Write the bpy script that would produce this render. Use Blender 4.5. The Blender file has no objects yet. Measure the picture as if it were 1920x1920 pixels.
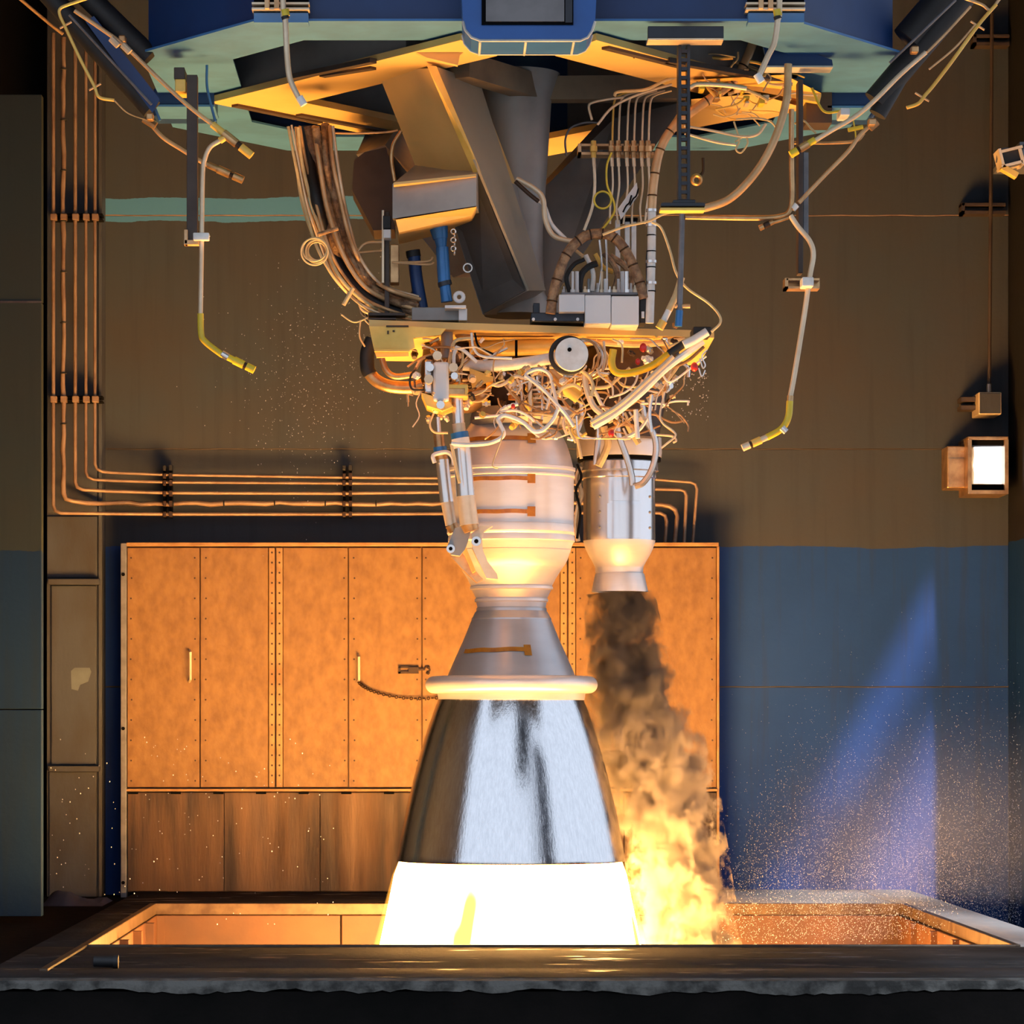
import bpy, bmesh, math, random
from mathutils import Vector, Matrix
random.seed(7)
SC = bpy.context.scene
COL = SC.collection

# ------------------------------------------------------------------ camera
F = 6400.0                 # focal length in pixels of the 1920 frame
VX, VY = 820.0, 1375.0     # where the level view axis meets the frame
CZ = 0.895                 # eye height over the concrete slab
cam = bpy.data.cameras.new('camera')
cam.sensor_width = 36.0
cam.lens = F / 1920.0 * 36.0
cam.shift_x = (960.0 - VX) / 1920.0
cam.shift_y = (VY - 960.0) / 1920.0
cam.clip_end = 400
camo = bpy.data.objects.new('camera', cam)
COL.objects.link(camo)
camo.location = (0, 0, CZ)
camo.rotation_euler = (math.pi / 2, 0, 0)
SC.camera = camo

# ------------------------------------------------------------------ sky, sun, exposure
SC.view_settings.view_transform = 'Standard'
SC.view_settings.look = 'None'
SC.view_settings.gamma = 1.0
SC.view_settings.exposure = 0.0
SC.view_settings.use_curve_mapping = False
SC.cycles.use_denoising = True
SC.cycles.max_bounces = 8
SC.cycles.diffuse_bounces = 4
SC.cycles.glossy_bounces = 4
SC.cycles.volume_bounces = 3
SC.cycles.volume_step_rate = 1.0
SC.cycles.volume_max_steps = 256
SC.cycles.caustics_reflective = False
SC.cycles.caustics_refractive = False
SC.cycles.sample_clamp_indirect = 6.0
W = bpy.data.worlds.new('sky')
SC.world = W
W.use_nodes = True
W.node_tree.nodes['Background'].inputs[0].default_value = (0.74, 0.84, 1.0, 1)
W.node_tree.nodes['Background'].inputs[1].default_value = 1.15
sun = bpy.data.lights.new('sun', 'SUN')
sun.energy = 5.0
sun.color = (0.86, 0.93, 1.0)
sun.angle = 0.03
suno = bpy.data.objects.new('sun', sun)
COL.objects.link(suno)
suno.rotation_euler = Vector((-0.52, 1.55, -1.0)).to_track_quat('-Z', 'Y').to_euler()
FLAME = (1.0, 0.48, 0.12)
FLAME_L = 92.0

# ------------------------------------------------------------------ helpers
ORG = {}


def P(x, y, d):
    return Vector(((x - VX) * d / F, d, CZ - (y - VY) * d / F))


def S(px, d):
    return px * d / F


def cr(pts, n=5):
    pts = [Vector(p) for p in pts]
    if len(pts) < 3:
        return pts
    q = [pts[0] * 2 - pts[1]] + pts + [pts[-1] * 2 - pts[-2]]
    out = []
    for i in range(1, len(q) - 2):
        a, b, c, e = q[i - 1], q[i], q[i + 1], q[i + 2]
        for k in range(n):
            t = k / n
            out.append(0.5 * ((2 * b) + (c - a) * t + (2 * a - 5 * b + 4 * c - e) * t * t + (3 * b - a - 3 * c + e) * t ** 3))
    out.append(pts[-1])
    return out


class MB:
    def __init__(self):
        self.bm = bmesh.new()

    def quad(self, vs):
        self.bm.faces.new([self.bm.verts.new(v) for v in vs])
        return self

    def hexa(self, p):
        """8 corners: 4 front (cw), 4 back in the same order"""
        v = [self.bm.verts.new(q) for q in p]
        for f in ((0, 1, 2, 3), (7, 6, 5, 4), (0, 4, 5, 1), (1, 5, 6, 2), (2, 6, 7, 3), (3, 7, 4, 0)):
            self.bm.faces.new([v[i] for i in f])
        return self

    def box(self, a, b, bev=0.0):
        x0, y0, z0 = a
        x1, y1, z1 = b
        n0 = len(self.bm.verts)
        self.hexa([(x0, y0, z0), (x1, y0, z0), (x1, y0, z1), (x0, y0, z1), (x0, y1, z0), (x1, y1, z0), (x1, y1, z1), (x0, y1, z1)])
        if bev > 0:
            self.bm.verts.ensure_lookup_table()
            vs = set(self.bm.verts[n0:])
            es = [e for e in self.bm.edges if e.verts[0] in vs]
            bmesh.ops.bevel(self.bm, geom=es, offset=bev, segments=2, affect='EDGES', profile=0.5)
        return self

    def pbox(self, x0, y0, x1, y1, d0, d1, bev=0.0):
        """front face covers the given rectangle at distance d0, sides run straight back to d1"""
        a = P(x0, y1, d0)
        b = P(x1, y0, d0)
        return self.box((a.x, d0, a.z), (b.x, d1, b.z), bev)

    def prism(self, poly, d0, d1):
        """outline at distance d0, extruded straight back to d1"""
        pts = [P(x, y, d0) for x, y in poly]
        a = [self.bm.verts.new(p) for p in pts]
        b = [self.bm.verts.new((p.x, d1, p.z)) for p in pts]
        n = len(pts)
        self.bm.faces.new(a)
        self.bm.faces.new(b[::-1])
        for i in range(n):
            self.bm.faces.new((a[i], b[i], b[(i + 1) % n], a[(i + 1) % n]))
        return self

    def zprism(self, poly, z0, z1):
        a = [self.bm.verts.new((x, y, z0)) for x, y in poly]
        b = [self.bm.verts.new((x, y, z1)) for x, y in poly]
        n = len(poly)
        self.bm.faces.new(a[::-1])
        self.bm.faces.new(b)
        for i in range(n):
            self.bm.faces.new((a[i], a[(i + 1) % n], b[(i + 1) % n], b[i]))
        return self

    def tube(self, pts, r, seg=8, smooth=True, n=5, closed=False):
        pts = [Vector(p) for p in pts]
        if smooth and len(pts) > 2:
            m = len(pts)
            p2 = cr(pts, n)
            if not isinstance(r, (int, float)):
                rr = []
                for i in range(m - 1):
                    for k in range(n):
                        rr.append(r[i] + (r[i + 1] - r[i]) * k / n)
                r = rr + [r[-1]]
            pts = p2
        m = len(pts)
        if isinstance(r, (int, float)):
            r = [r] * m
        rings = []
        prev = None
        for i, p in enumerate(pts):
            t = (pts[min(i + 1, m - 1)] - pts[max(i - 1, 0)])
            if t.length < 1e-9:
                t = Vector((0, 0, 1))
            t.normalize()
            if prev is None:
                u = t.orthogonal().normalized()
            else:
                u = prev - t * prev.dot(t)
                u = u.normalized() if u.length > 1e-6 else t.orthogonal().normalized()
            prev = u
            w = t.cross(u)
            rings.append([self.bm.verts.new(p + (u * math.cos(2 * math.pi * k / seg) + w * math.sin(2 * math.pi * k / seg)) * r[i]) for k in range(seg)])
        for i in range(m - 1):
            for k in range(seg):
                self.bm.faces.new((rings[i][k], rings[i][(k + 1) % seg], rings[i + 1][(k + 1) % seg], rings[i + 1][k]))
        if closed:
            for k in range(seg):
                self.bm.faces.new((rings[-1][k], rings[-1][(k + 1) % seg], rings[0][(k + 1) % seg], rings[0][k]))
        else:
            self.bm.faces.new(rings[0][::-1])
            self.bm.faces.new(rings[-1])
        return self

    def ptube(self, pts, d, wpx, seg=8, smooth=True, n=5):
        """points (x, y[, d]); wpx = diameter in pixels at its distance"""
        q = [P(p[0], p[1], p[2] if len(p) > 2 else d) for p in pts]
        return self.tube(q, S(wpx, d) / 2, seg, smooth, n)

    def cyl(self, a, b, r0, r1=None, seg=16):
        return self.tube([a, b], [r0, r0 if r1 is None else r1], seg, False)

    def lathe(self, prof, cx, d, seg=64, cap=True):
        """profile (pixel row, radius px) turned about the vertical at column cx, distance d"""
        c = P(cx, VY, d)
        rings = []
        for y, r in prof:
            z = P(cx, y, d).z
            R = S(r, d)
            rings.append([self.bm.verts.new((c.x + R * math.cos(2 * math.pi * k / seg), d + R * math.sin(2 * math.pi * k / seg), z)) for k in range(seg)])
        for i in range(len(rings) - 1):
            for k in range(seg):
                self.bm.faces.new((rings[i][k], rings[i + 1][k], rings[i + 1][(k + 1) % seg], rings[i][(k + 1) % seg]))
        if cap:
            self.bm.faces.new(rings[0])
            self.bm.faces.new(rings[-1][::-1])
        return self

    def torus(self, c, axis, R, r, seg=32, rs=8):
        axis = Vector(axis).normalized()
        u = axis.orthogonal().normalized()
        w = axis.cross(u)
        pts = [Vector(c) + (u * math.cos(2 * math.pi * k / seg) + w * math.sin(2 * math.pi * k / seg)) * R for k in range(seg)]
        rings = []
        for k in range(seg):
            o = (pts[k] - Vector(c)).normalized()
            rings.append([self.bm.verts.new(pts[k] + (o * math.cos(2 * math.pi * j / rs) + axis * math.sin(2 * math.pi * j / rs)) * r) for j in range(rs)])
        for k in range(seg):
            for j in range(rs):
                self.bm.faces.new((rings[k][j], rings[(k + 1) % seg][j], rings[(k + 1) % seg][(j + 1) % rs], rings[k][(j + 1) % rs]))
        return self

    def ball(self, c, r, sz=(1, 1, 1), sub=2):
        M = Matrix.Translation(c) @ Matrix.Diagonal((sz[0], sz[1], sz[2], 1))
        bmesh.ops.create_icosphere(self.bm, subdivisions=sub, radius=r, matrix=M)
        return self

    def build(self, name, mat, parent=None, smooth=False, kind=None, angle=0.6, fixn=True):
        me = bpy.data.meshes.new(name)
        if fixn:
            bmesh.ops.recalc_face_normals(self.bm, faces=self.bm.faces[:])
        if parent is not None:
            o0 = ORG[parent.name]
        else:
            xs = [v.co for v in self.bm.verts]
            lo = Vector([min(v[i] for v in xs) for i in range(3)])
            hi = Vector([max(v[i] for v in xs) for i in range(3)])
            o0 = Vector(((lo.x + hi.x) / 2, (lo.y + hi.y) / 2, lo.z))
        for v in self.bm.verts:
            v.co -= o0
        self.bm.to_mesh(me)
        self.bm.free()
        if smooth:
            me.polygons.foreach_set('use_smooth', [True] * len(me.polygons))
            me.set_sharp_from_angle(angle=angle)
        ob = bpy.data.objects.new(name, me)
        COL.objects.link(ob)
        if mat:
            me.materials.append(mat)
        if parent is not None:
            ob.parent = parent
        else:
            ob.location = o0
        ORG[ob.name] = o0
        if kind:
            ob['kind'] = kind
        return ob


def thing(name, loc, label, cat, group=None):
    o = bpy.data.objects.new(name, None)
    o.empty_display_size = 0.1
    COL.objects.link(o)
    o.location = loc
    ORG[o.name] = Vector(loc)
    return tag(o, label, cat, group)


def tag(o, label, cat, group=None, kind=None):
    o['label'] = label
    o['category'] = cat
    if group:
        o['group'] = group
    if kind:
        o['kind'] = kind
    return o


# ------------------------------------------------------------------ materials
def nd(nt, t, **kw):
    n = nt.nodes.new(t)
    for k, v in kw.items():
        setattr(n, k, v)
    return n


def math_n(nt, op, a, b=None, clamp=False):
    n = nd(nt, 'ShaderNodeMath', operation=op, use_clamp=clamp)
    for i, v in enumerate((a, b)):
        if v is None:
            continue
        if isinstance(v, (int, float)):
            n.inputs[i].default_value = v
        else:
            nt.links.new(v, n.inputs[i])
    return n.outputs[0]


def mixc(nt, f, a, b, bt='MIX'):
    n = nd(nt, 'ShaderNodeMix', data_type='RGBA', blend_type=bt)
    for s, v in ((n.inputs[0], f), (n.inputs[6], a), (n.inputs[7], b)):
        if isinstance(v, (int, float)):
            s.default_value = v
        elif isinstance(v, tuple):
            s.default_value = (v[0], v[1], v[2], 1)
        else:
            nt.links.new(v, s)
    return n.outputs[2]


def noise_n(nt, vec, scale, detail=4.0, rough=0.55):
    n = nd(nt, 'ShaderNodeTexNoise')
    n.inputs['Scale'].default_value = scale
    n.inputs['Detail'].default_value = detail
    n.inputs['Roughness'].default_value = rough
    nt.links.new(vec, n.inputs['Vector'])
    return n.outputs[0]


def ramp_n(nt, v, stops):
    n = nd(nt, 'ShaderNodeValToRGB')
    el = n.color_ramp.elements
    while len(el) < len(stops):
        el.new(0.5)
    for e, (p, c) in zip(el, stops):
        e.position = p
        e.color = (c[0], c[1], c[2], 1) if isinstance(c, tuple) else (c, c, c, 1)
    nt.links.new(v, n.inputs[0])
    return n.outputs[0]


def base(name):
    m = bpy.data.materials.new(name)
    m.use_nodes = True
    nt = m.node_tree
    b = nt.nodes['Principled BSDF']
    g = nd(nt, 'ShaderNodeNewGeometry')
    return m, nt, b, g.outputs['Position']


def scalev(nt, vec, s):
    n = nd(nt, 'ShaderNodeVectorMath', operation='MULTIPLY')
    nt.links.new(vec, n.inputs[0])
    n.inputs[1].default_value = s
    return n.outputs[0]


def mat(name, col, rough=0.5, metal=0.0, col2=None, scale=6.0, lo=0.4, hi=0.65, bump=0.0, bscale=60.0, stretch=(1, 1, 1), rvar=0.0, coat=0.0):
    m, nt, b, pos = base(name)
    v = scalev(nt, pos, stretch)
    if col2 is None:
        col2 = tuple(c * 0.72 for c in col)
    f = ramp_n(nt, noise_n(nt, v, scale, 5.0), [(lo, 0.0), (hi, 1.0)])
    nt.links.new(mixc(nt, f, col, col2), b.inputs['Base Color'])
    b.inputs['Metallic'].default_value = metal
    if rvar:
        r = noise_n(nt, v, scale * 2.3, 4.0)
        mr = nd(nt, 'ShaderNodeMapRange')
        mr.inputs[1].default_value = 0.3
        mr.inputs[2].default_value = 0.7
        mr.inputs[3].default_value = max(0.02, rough - rvar)
        mr.inputs[4].default_value = min(1.0, rough + rvar)
        nt.links.new(r, mr.inputs[0])
        nt.links.new(mr.outputs[0], b.inputs['Roughness'])
    else:
        b.inputs['Roughness'].default_value = rough
    if coat:
        b.inputs['Coat Weight'].default_value = coat
    if bump:
        bn = nd(nt, 'ShaderNodeBump')
        bn.inputs['Strength'].default_value = bump
        bn.inputs['Distance'].default_value = 0.01
        nt.links.new(noise_n(nt, v, bscale, 3.0), bn.inputs['Height'])
        nt.links.new(bn.outputs[0], b.inputs['Normal'])
    return m


def emat(name, col, s):
    m = bpy.data.materials.new(name)
    m.use_nodes = True
    nt = m.node_tree
    nt.nodes.remove(nt.nodes['Principled BSDF'])
    e = nd(nt, 'ShaderNodeEmission')
    e.inputs[0].default_value = (col[0], col[1], col[2], 1)
    e.inputs[1].default_value = s
    nt.links.new(e.outputs[0], nt.nodes['Material Output'].inputs[0])
    return m


def wall_material(name, up, low, zsplit, strip=None):
    """two paint colours meeting at a brushed line, an old touched-up strip, stains and drips"""
    m, nt, b, pos = base(name)
    sx = nd(nt, 'ShaderNodeSeparateXYZ')
    nt.links.new(pos, sx.inputs[0])
    wav = noise_n(nt, scalev(nt, pos, (1, 1, 0.2)), 1.3, 2.0)
    wav2 = noise_n(nt, pos, 14.0, 3.0)
    z = math_n(nt, 'ADD', sx.outputs[2], math_n(nt, 'MULTIPLY', math_n(nt, 'SUBTRACT', wav, 0.5), 0.07))
    z = math_n(nt, 'ADD', z, math_n(nt, 'MULTIPLY', math_n(nt, 'SUBTRACT', wav2, 0.5), 0.018))
    f = math_n(nt, 'GREATER_THAN', z, zsplit)
    streak = noise_n(nt, scalev(nt, pos, (7, 7, 0.35)), 3.0, 4.0)
    blot = noise_n(nt, pos, 1.6, 5.0)
    upc = mixc(nt, ramp_n(nt, blot, [(0.35, 0.0), (0.7, 1.0)]), up, (up[0] * 1.15, up[1] * 0.92, up[2] * 0.78))
    lowc = mixc(nt, ramp_n(nt, blot, [(0.35, 0.0), (0.7, 1.0)]), low, tuple(c * 0.8 for c in low))
    c = mixc(nt, f, lowc, upc)
    c = mixc(nt, ramp_n(nt, streak, [(0.5, 0.0), (0.75, 0.35)]), c, tuple(v * 0.6 for v in up))
    if strip:
        z0, z1, xmax, sc = strip
        inn = math_n(nt, 'MULTIPLY', math_n(nt, 'GREATER_THAN', z, z0), math_n(nt, 'LESS_THAN', z, z1))
        inn = math_n(nt, 'MULTIPLY', inn, math_n(nt, 'LESS_THAN', math_n(nt, 'ADD', sx.outputs[0], math_n(nt, 'MULTIPLY', wav2, 0.1)), xmax))
        c = mixc(nt, inn, c, sc)
    nt.links.new(c, b.inputs['Base Color'])
    b.inputs['Roughness'].default_value = 0.62
    b.inputs['Specular IOR Level'].default_value = 0.2
    bn = nd(nt, 'ShaderNodeBump')
    bn.inputs['Strength'].default_value = 0.15
    bn.inputs['Distance'].default_value = 0.01
    nt.links.new(noise_n(nt, pos, 25.0, 4.0), bn.inputs['Height'])
    nt.links.new(bn.outputs[0], b.inputs['Normal'])
    return m


Z = lambda y, d: P(VX, y, d).z
DW = 19.55
M = {}
M['wall'] = wall_material('painted_steel_wall', (0.048, 0.060, 0.080), (0.013, 0.060, 0.27), Z(1027, DW), (Z(416, DW), Z(372, DW), P(705, 0, DW).x, (0.075, 0.24, 0.50)))
M['door'] = wall_material('painted_door', (0.024, 0.034, 0.034), (0.006, 0.024, 0.065), Z(1031, 16.6))
M['column'] = mat('painted_column', (0.050, 0.060, 0.085), 0.65, 0, (0.035, 0.032, 0.034), 3.0, bump=0.1, stretch=(1, 1, 0.4))
M['darksteel'] = mat('dark_brown_steel', (0.07, 0.05, 0.042), 0.55, 0.2, (0.05, 0.034, 0.028), 6)
M['wallpipe'] = mat('copper_wall_pipe', (0.30, 0.20, 0.14), 0.45, 0.2, (0.20, 0.12, 0.08), 9, rvar=0.1)
M['dark'] = mat('near_black', (0.004, 0.004, 0.005), 0.9)
M['dark'].node_tree.nodes['Principled BSDF'].inputs['Specular IOR Level'].default_value = 0.1
M['black'] = mat('black_rubber', (0.008, 0.0085, 0.010), 0.6, 0, (0.014, 0.014, 0.017), 20)
M['concrete'] = mat('wet_concrete', (0.034, 0.031, 0.032), 0.62, 0, (0.017, 0.016, 0.016), 2.6, 0.35, 0.7, 0.5, 40, rvar=0.28)
# mostly matt, with a few small puddles
_nt = M['concrete'].node_tree
_b = _nt.nodes['Principled BSDF']
_pos = [n for n in _nt.nodes if n.type == 'NEW_GEOMETRY'][0].outputs['Position']
_pud = noise_n(_nt, scalev(_nt, _pos, (0.9, 2.6, 1)), 2.6, 3.0)
_nt.links.new(ramp_n(_nt, _pud, [(0.60, 0.03), (0.66, 0.45)]), _b.inputs['Specular IOR Level'])
_nt.links.new(ramp_n(_nt, _pud, [(0.60, 0.85), (0.66, 0.35)]), _b.inputs['Roughness'])
M['sunlitconcrete'] = mat('sunlit_concrete', (0.55, 0.51, 0.49), 0.7, 0, (0.42, 0.39, 0.38), 3.0, 0.35, 0.7, 0.4, 50)  # paler pours on the right, the sun patch put into their colour
M['ledge'] = mat('near_black_concrete', (0.0035, 0.003, 0.003), 0.95, 0, (0.002, 0.002, 0.002), 4.0, bump=0.6, bscale=25)  # near-black, for the slab's front face and the left floor
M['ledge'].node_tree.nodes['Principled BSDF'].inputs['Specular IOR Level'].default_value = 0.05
M['chipped'] = mat('chipped_concrete_edge', (0.06, 0.06, 0.058), 0.9, 0, (0.006, 0.006, 0.006), 11.0, 0.40, 0.60, 0.8, 50)
M['pit'] = mat('scorched_pit_plate', (0.060, 0.017, 0.0018), 0.6, 0.0, (0.030, 0.006, 0.0006), 2.2, 0.4, 0.65, 0.2, 12)
M['steel_edge'] = mat('edge_steel', (0.08, 0.05, 0.03), 0.42, 0.4, (0.04, 0.02, 0.012), 12)
M['locker'] = mat('copper_toned_sheet', (0.27, 0.142, 0.046), 0.5, 0.15, (0.175, 0.083, 0.024), 16.0, 0.32, 0.78, 0.15, 30, rvar=0.12, stretch=(1.3, 1, 0.8))
M['locker2'] = mat('copper_toned_strip', (0.38, 0.22, 0.085), 0.5, 0.2, (0.27, 0.14, 0.05), 9.0)
M['lockerlow'] = mat('rusty_lower_sheet', (0.17, 0.085, 0.036), 0.55, 0.2, (0.04, 0.021, 0.013), 1.7, 0.38, 0.62, 0.15, 25, stretch=(3.2, 1, 0.35), rvar=0.12)
M['rivet'] = mat('rivet_dark', (0.045, 0.022, 0.012), 0.5, 0.3)
M['greysteel'] = mat('grey_galvanised', (0.20, 0.20, 0.22), 0.5, 0.3, (0.13, 0.13, 0.145), 12)
M['deckblue'] = mat('deep_blue_enamel', (0.008, 0.045, 0.17), 0.45, 0, (0.006, 0.033, 0.13), 2.5)
M['boxblue'] = mat('bright_blue_enamel', (0.012, 0.11, 0.42), 0.38, 0, (0.01, 0.09, 0.35), 3)
M['mint'] = mat('mint_primer', (0.062, 0.215, 0.50), 0.5, 0, (0.05, 0.17, 0.40), 5)
M['line'] = mat('white_edge_paint', (0.6, 0.6, 0.58), 0.5)
M['frame'] = mat('flamelit_frame_paint', (0.76, 0.50, 0.18), 0.5, 0.0, (0.68, 0.43, 0.14), 2.0)  # flame glow on the grey frame mixed into its base colour
M['legside'] = mat('unlit_leg_side', (0.46, 0.39, 0.28), 0.45, 0.1, (0.33, 0.29, 0.23), 2.2)  # same frame with less flame light, put in as a greyer colour
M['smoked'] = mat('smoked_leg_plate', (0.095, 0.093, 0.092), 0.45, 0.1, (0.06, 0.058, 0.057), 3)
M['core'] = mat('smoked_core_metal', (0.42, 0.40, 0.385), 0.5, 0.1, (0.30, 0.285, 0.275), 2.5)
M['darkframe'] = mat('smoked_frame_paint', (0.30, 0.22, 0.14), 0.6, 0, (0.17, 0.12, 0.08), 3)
M['pitbounce'] = mat('pale_bounce_plate', (0.6, 0.5, 0.36), 0.7)  # unseen pit floor and front plates, made pale to bounce light upward
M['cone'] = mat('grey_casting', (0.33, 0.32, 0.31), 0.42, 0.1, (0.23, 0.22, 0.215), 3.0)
M['steel'] = mat('stainless', (0.74, 0.71, 0.69), 0.27, 0.85, (0.68, 0.64, 0.61), 3)
M['pipe'] = mat('copper_pipe', (0.74, 0.47, 0.24), 0.4, 0.25, (0.55, 0.33, 0.16), 9, rvar=0.08)
M['palepipe'] = mat('pale_pipe', (0.82, 0.66, 0.47), 0.36, 0.25, (0.70, 0.53, 0.35), 9)
M['brownhose'] = mat('braided_brown_hose', (0.42, 0.25, 0.13), 0.55, 0.1, (0.20, 0.11, 0.06), 30, 0.4, 0.6, 0.5, 130)
M['cable'] = mat('cream_cable', (0.78, 0.60, 0.32), 0.5, 0, (0.65, 0.48, 0.24), 20)
M['yellow'] = mat('yellow_paint', (0.85, 0.62, 0.04), 0.42)
M['whitewrap'] = mat('white_wrap', (0.88, 0.86, 0.84), 0.42, 0, (0.76, 0.72, 0.68), 18)
M['tape'] = mat('amber_tape', (0.50, 0.20, 0.02), 0.3, 0, (0.36, 0.12, 0.01), 25)
M['red'] = mat('red_plastic', (0.75, 0.03, 0.02), 0.35)
M['blue'] = mat('blue_anodised', (0.03, 0.17, 0.45), 0.32, 0.2)
M['bronze'] = mat('bronze', (0.62, 0.38, 0.18), 0.35, 0.75, (0.4, 0.22, 0.1), 14)
M['whitebox'] = mat('white_box_paint', (0.80, 0.79, 0.80), 0.4, 0, (0.74, 0.73, 0.75), 4)
M['chamber'] = mat('satin_chamber_metal', (0.90, 0.83, 0.79), 0.36, 0.35, (0.82, 0.74, 0.70), 3, stretch=(1, 1, 4))
M['duct'] = mat('bright_duct_metal', (0.80, 0.78, 0.78), 0.2, 0.9, (0.72, 0.69, 0.68), 3, stretch=(4, 4, .3))
M['gold'] = mat('yellow_plate', (0.95, 0.60, 0.14), 0.42, 0.1, (0.82, 0.47, 0.08), 7)
M['yellowhose'] = mat('orange_yellow_hose', (0.95, 0.56, 0.015), 0.4)
M['bay'] = mat('dark_gap_backing', (0.055, 0.034, 0.022), 0.5, 0.2, (0.025, 0.015, 0.01), 14)  # dark tone standing in for shaded gaps between the tubes
M['tarp'] = mat('blue_tarp', (0.010, 0.022, 0.075), 0.6)
M['slot'] = mat('black_channel', (0.03, 0.034, 0.045), 0.4, 0.4)


def nozzle_material():
    m, nt, b, pos = base('polished_nozzle_metal')
    st = noise_n(nt, scalev(nt, pos, (1, 1, 0.03)), 95.0, 4.0, 0.7)
    c = ramp_n(nt, st, [(0.3, (0.66, 0.66, 0.68)), (0.7, (0.84, 0.84, 0.86))])
    nt.links.new(c, b.inputs['Base Color'])
    b.inputs['Metallic'].default_value = 1.0
    r = nd(nt, 'ShaderNodeMapRange')
    r.inputs[1].default_value = 0.3
    r.inputs[2].default_value = 0.7
    r.inputs[3].default_value = 0.07
    r.inputs[4].default_value = 0.17
    nt.links.new(st, r.inputs[0])
    nt.links.new(r.outputs[0], b.inputs['Roughness'])
    bn = nd(nt, 'ShaderNodeBump')
    bn.inputs['Strength'].default_value = 0.12
    bn.inputs['Distance'].default_value = 0.004
    nt.links.new(st, bn.inputs['Height'])
    nt.links.new(bn.outputs[0], b.inputs['Normal'])
    return m


M['nozzle'] = nozzle_material()

# ================================================================== THE SETTING
FLOORZ = -0.03
EX, EY = P(958, 0, 16.0).x, 16.0       # engine axis
PL, PR, PB, PF = P(288, 0, 17.79).x, P(1693, 0, 17.79).x, 17.79, 14.32   # pit edges
SL, SR = -1.70, 2.70                   # slab sides
# concrete slab as separate pours around the pit
slab = thing('concrete_slab', (EX, 16, 0), 'grey wet concrete slab around the flame pit', 'slab')
slab['kind'] = 'structure'


def slabpiece(x0, x1, y0, y1, name='slab_section', z0=-0.5, m='concrete'):
    b = MB()
    b.box((x0, y0, z0), (x1, y1, 0.0), 0.006)
    return b.build(name, M[m], slab, True)


slabpiece(-6.0, 6.0, 12.52, 13.02)
slabpiece(SL, 6.0, 13.024, PF)
slabpiece(SL, PL, PF + 0.004, PB)
slabpiece(PR, SR, PF + 0.004, PB, m='sunlitconcrete')
slabpiece(SL, 1.0, PB + 0.004, DW)
slabpiece(1.004, PR - 0.02, PB + 0.004, DW, m='sunlitconcrete')
slabpiece(PR - 0.016, SR, PB + 0.004, DW, m='sunlitconcrete')
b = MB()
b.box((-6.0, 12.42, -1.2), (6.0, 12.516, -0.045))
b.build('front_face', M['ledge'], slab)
# chipped nosing on the front edge, uneven along its length
b = MB()
n = 420
hh = .035
rows = []
for i in range(n + 1):
    x = -6.0 + 12.0 * i / n
    hh = min(.056, max(.022, hh + random.uniform(-.006, .006)))
    h = hh + random.uniform(0, .005)
    yf = 12.404 + 0.008 * random.random()
    rows.append([b.bm.verts.new(v) for v in ((x, 12.519, -h - .012), (x, yf + .003, -h - .01), (x, yf + .001 + .004 * random.random(), -.6 * h), (x, yf + .010, -.006), (x, 12.519, -.002))])
for i in range(n):
    for k in range(4):
        b.bm.faces.new((rows[i][k], rows[i + 1][k], rows[i + 1][k + 1], rows[i][k + 1]))
b.build('chipped_nosing', M['chipped'], slab, kind='stuff')
# steel edging round the pit
edge = thing('pit_edging', (EX, PF, 0), 'rusty steel angle edging round the flame pit rim', 'edging')
edge['kind'] = 'structure'
for (x0, x1, y0, y1) in ((PL - 0.02, PL + 0.012, 12.85, PB), (PR - 0.012, PR + 0.02, PF, PB), (PL, PR, PB - 0.012, PB + 0.02), (PL, PR, PF - 0.02, PF + 0.012)):
    b = MB()
    b.box((x0, y0, -0.05), (x1, y1, 0.009), 0.003)
    b.build('edge_angle', M['steel_edge'], edge)
# pit walls
pit = thing('wall_pit', (EX, 16, -2.6), 'scorched plates lining the flame pit', 'pit wall')
pit['kind'] = 'structure'
for i in range(4):
    x0 = PL + (PR - PL) * i / 4
    x1 = PL + (PR - PL) * (i + 1) / 4
    b = MB()
    b.box((x0 + 0.004, PB - 0.02, -2.6), (x1 - 0.004, PB + 0.03, -0.052), 0.004)
    b.build('pit_plate', M['pit'], pit)
    b = MB()
    b.box((x0 + 0.004, PF - 0.03, -2.6), (x1 - 0.004, PF + 0.02, -0.052), 0.004)
    b.build('pit_plate', M['pitbounce'], pit)
for i in range(5):
    y0 = PF + (PB - PF) * i / 5
    y1 = PF + (PB - PF) * (i + 1) / 5
    for x in (PL, PR):
        b = MB()
        b.box((x - 0.03, y0 + 0.004, -2.6), (x + 0.02, y1 - 0.004, -0.052), 0.004)
        b.build('pit_plate', M['pit'], pit)
        b = MB()
        b.box((x + (0.02 if x == PL else -0.06), y1 - 0.03, -2.6), (x + (0.06 if x == PL else -0.02), y1 + 0.03, -0.055))
        b.build('stiffener', M['pit'], pit)
b = MB()
b.box((PL, PF, -2.7), (PR, PB, -2.6))
b.build('pit_floor', M['pitbounce'], pit)
# old pump gear in the pit's left back corner
b = MB()
b.ptube([(240, 1768, 17.0), (250, 1740, 17.1), (268, 1722, 17.2), (276, 1760, 17.3)], 17.1, 8)
b.ptube([(255, 1775, 17.2), (262, 1738, 17.3), (276, 1730, 17.4)], 17.2, 5)
b.lathe([(1728, 14), (1736, 18), (1764, 18), (1770, 12)], 262, 17.45, 16)
o = b.build('pit_pump', M['brownhose'], None, True)
tag(o, 'rusty pump and pipes in the left back corner of the flame pit', 'pump')

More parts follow.
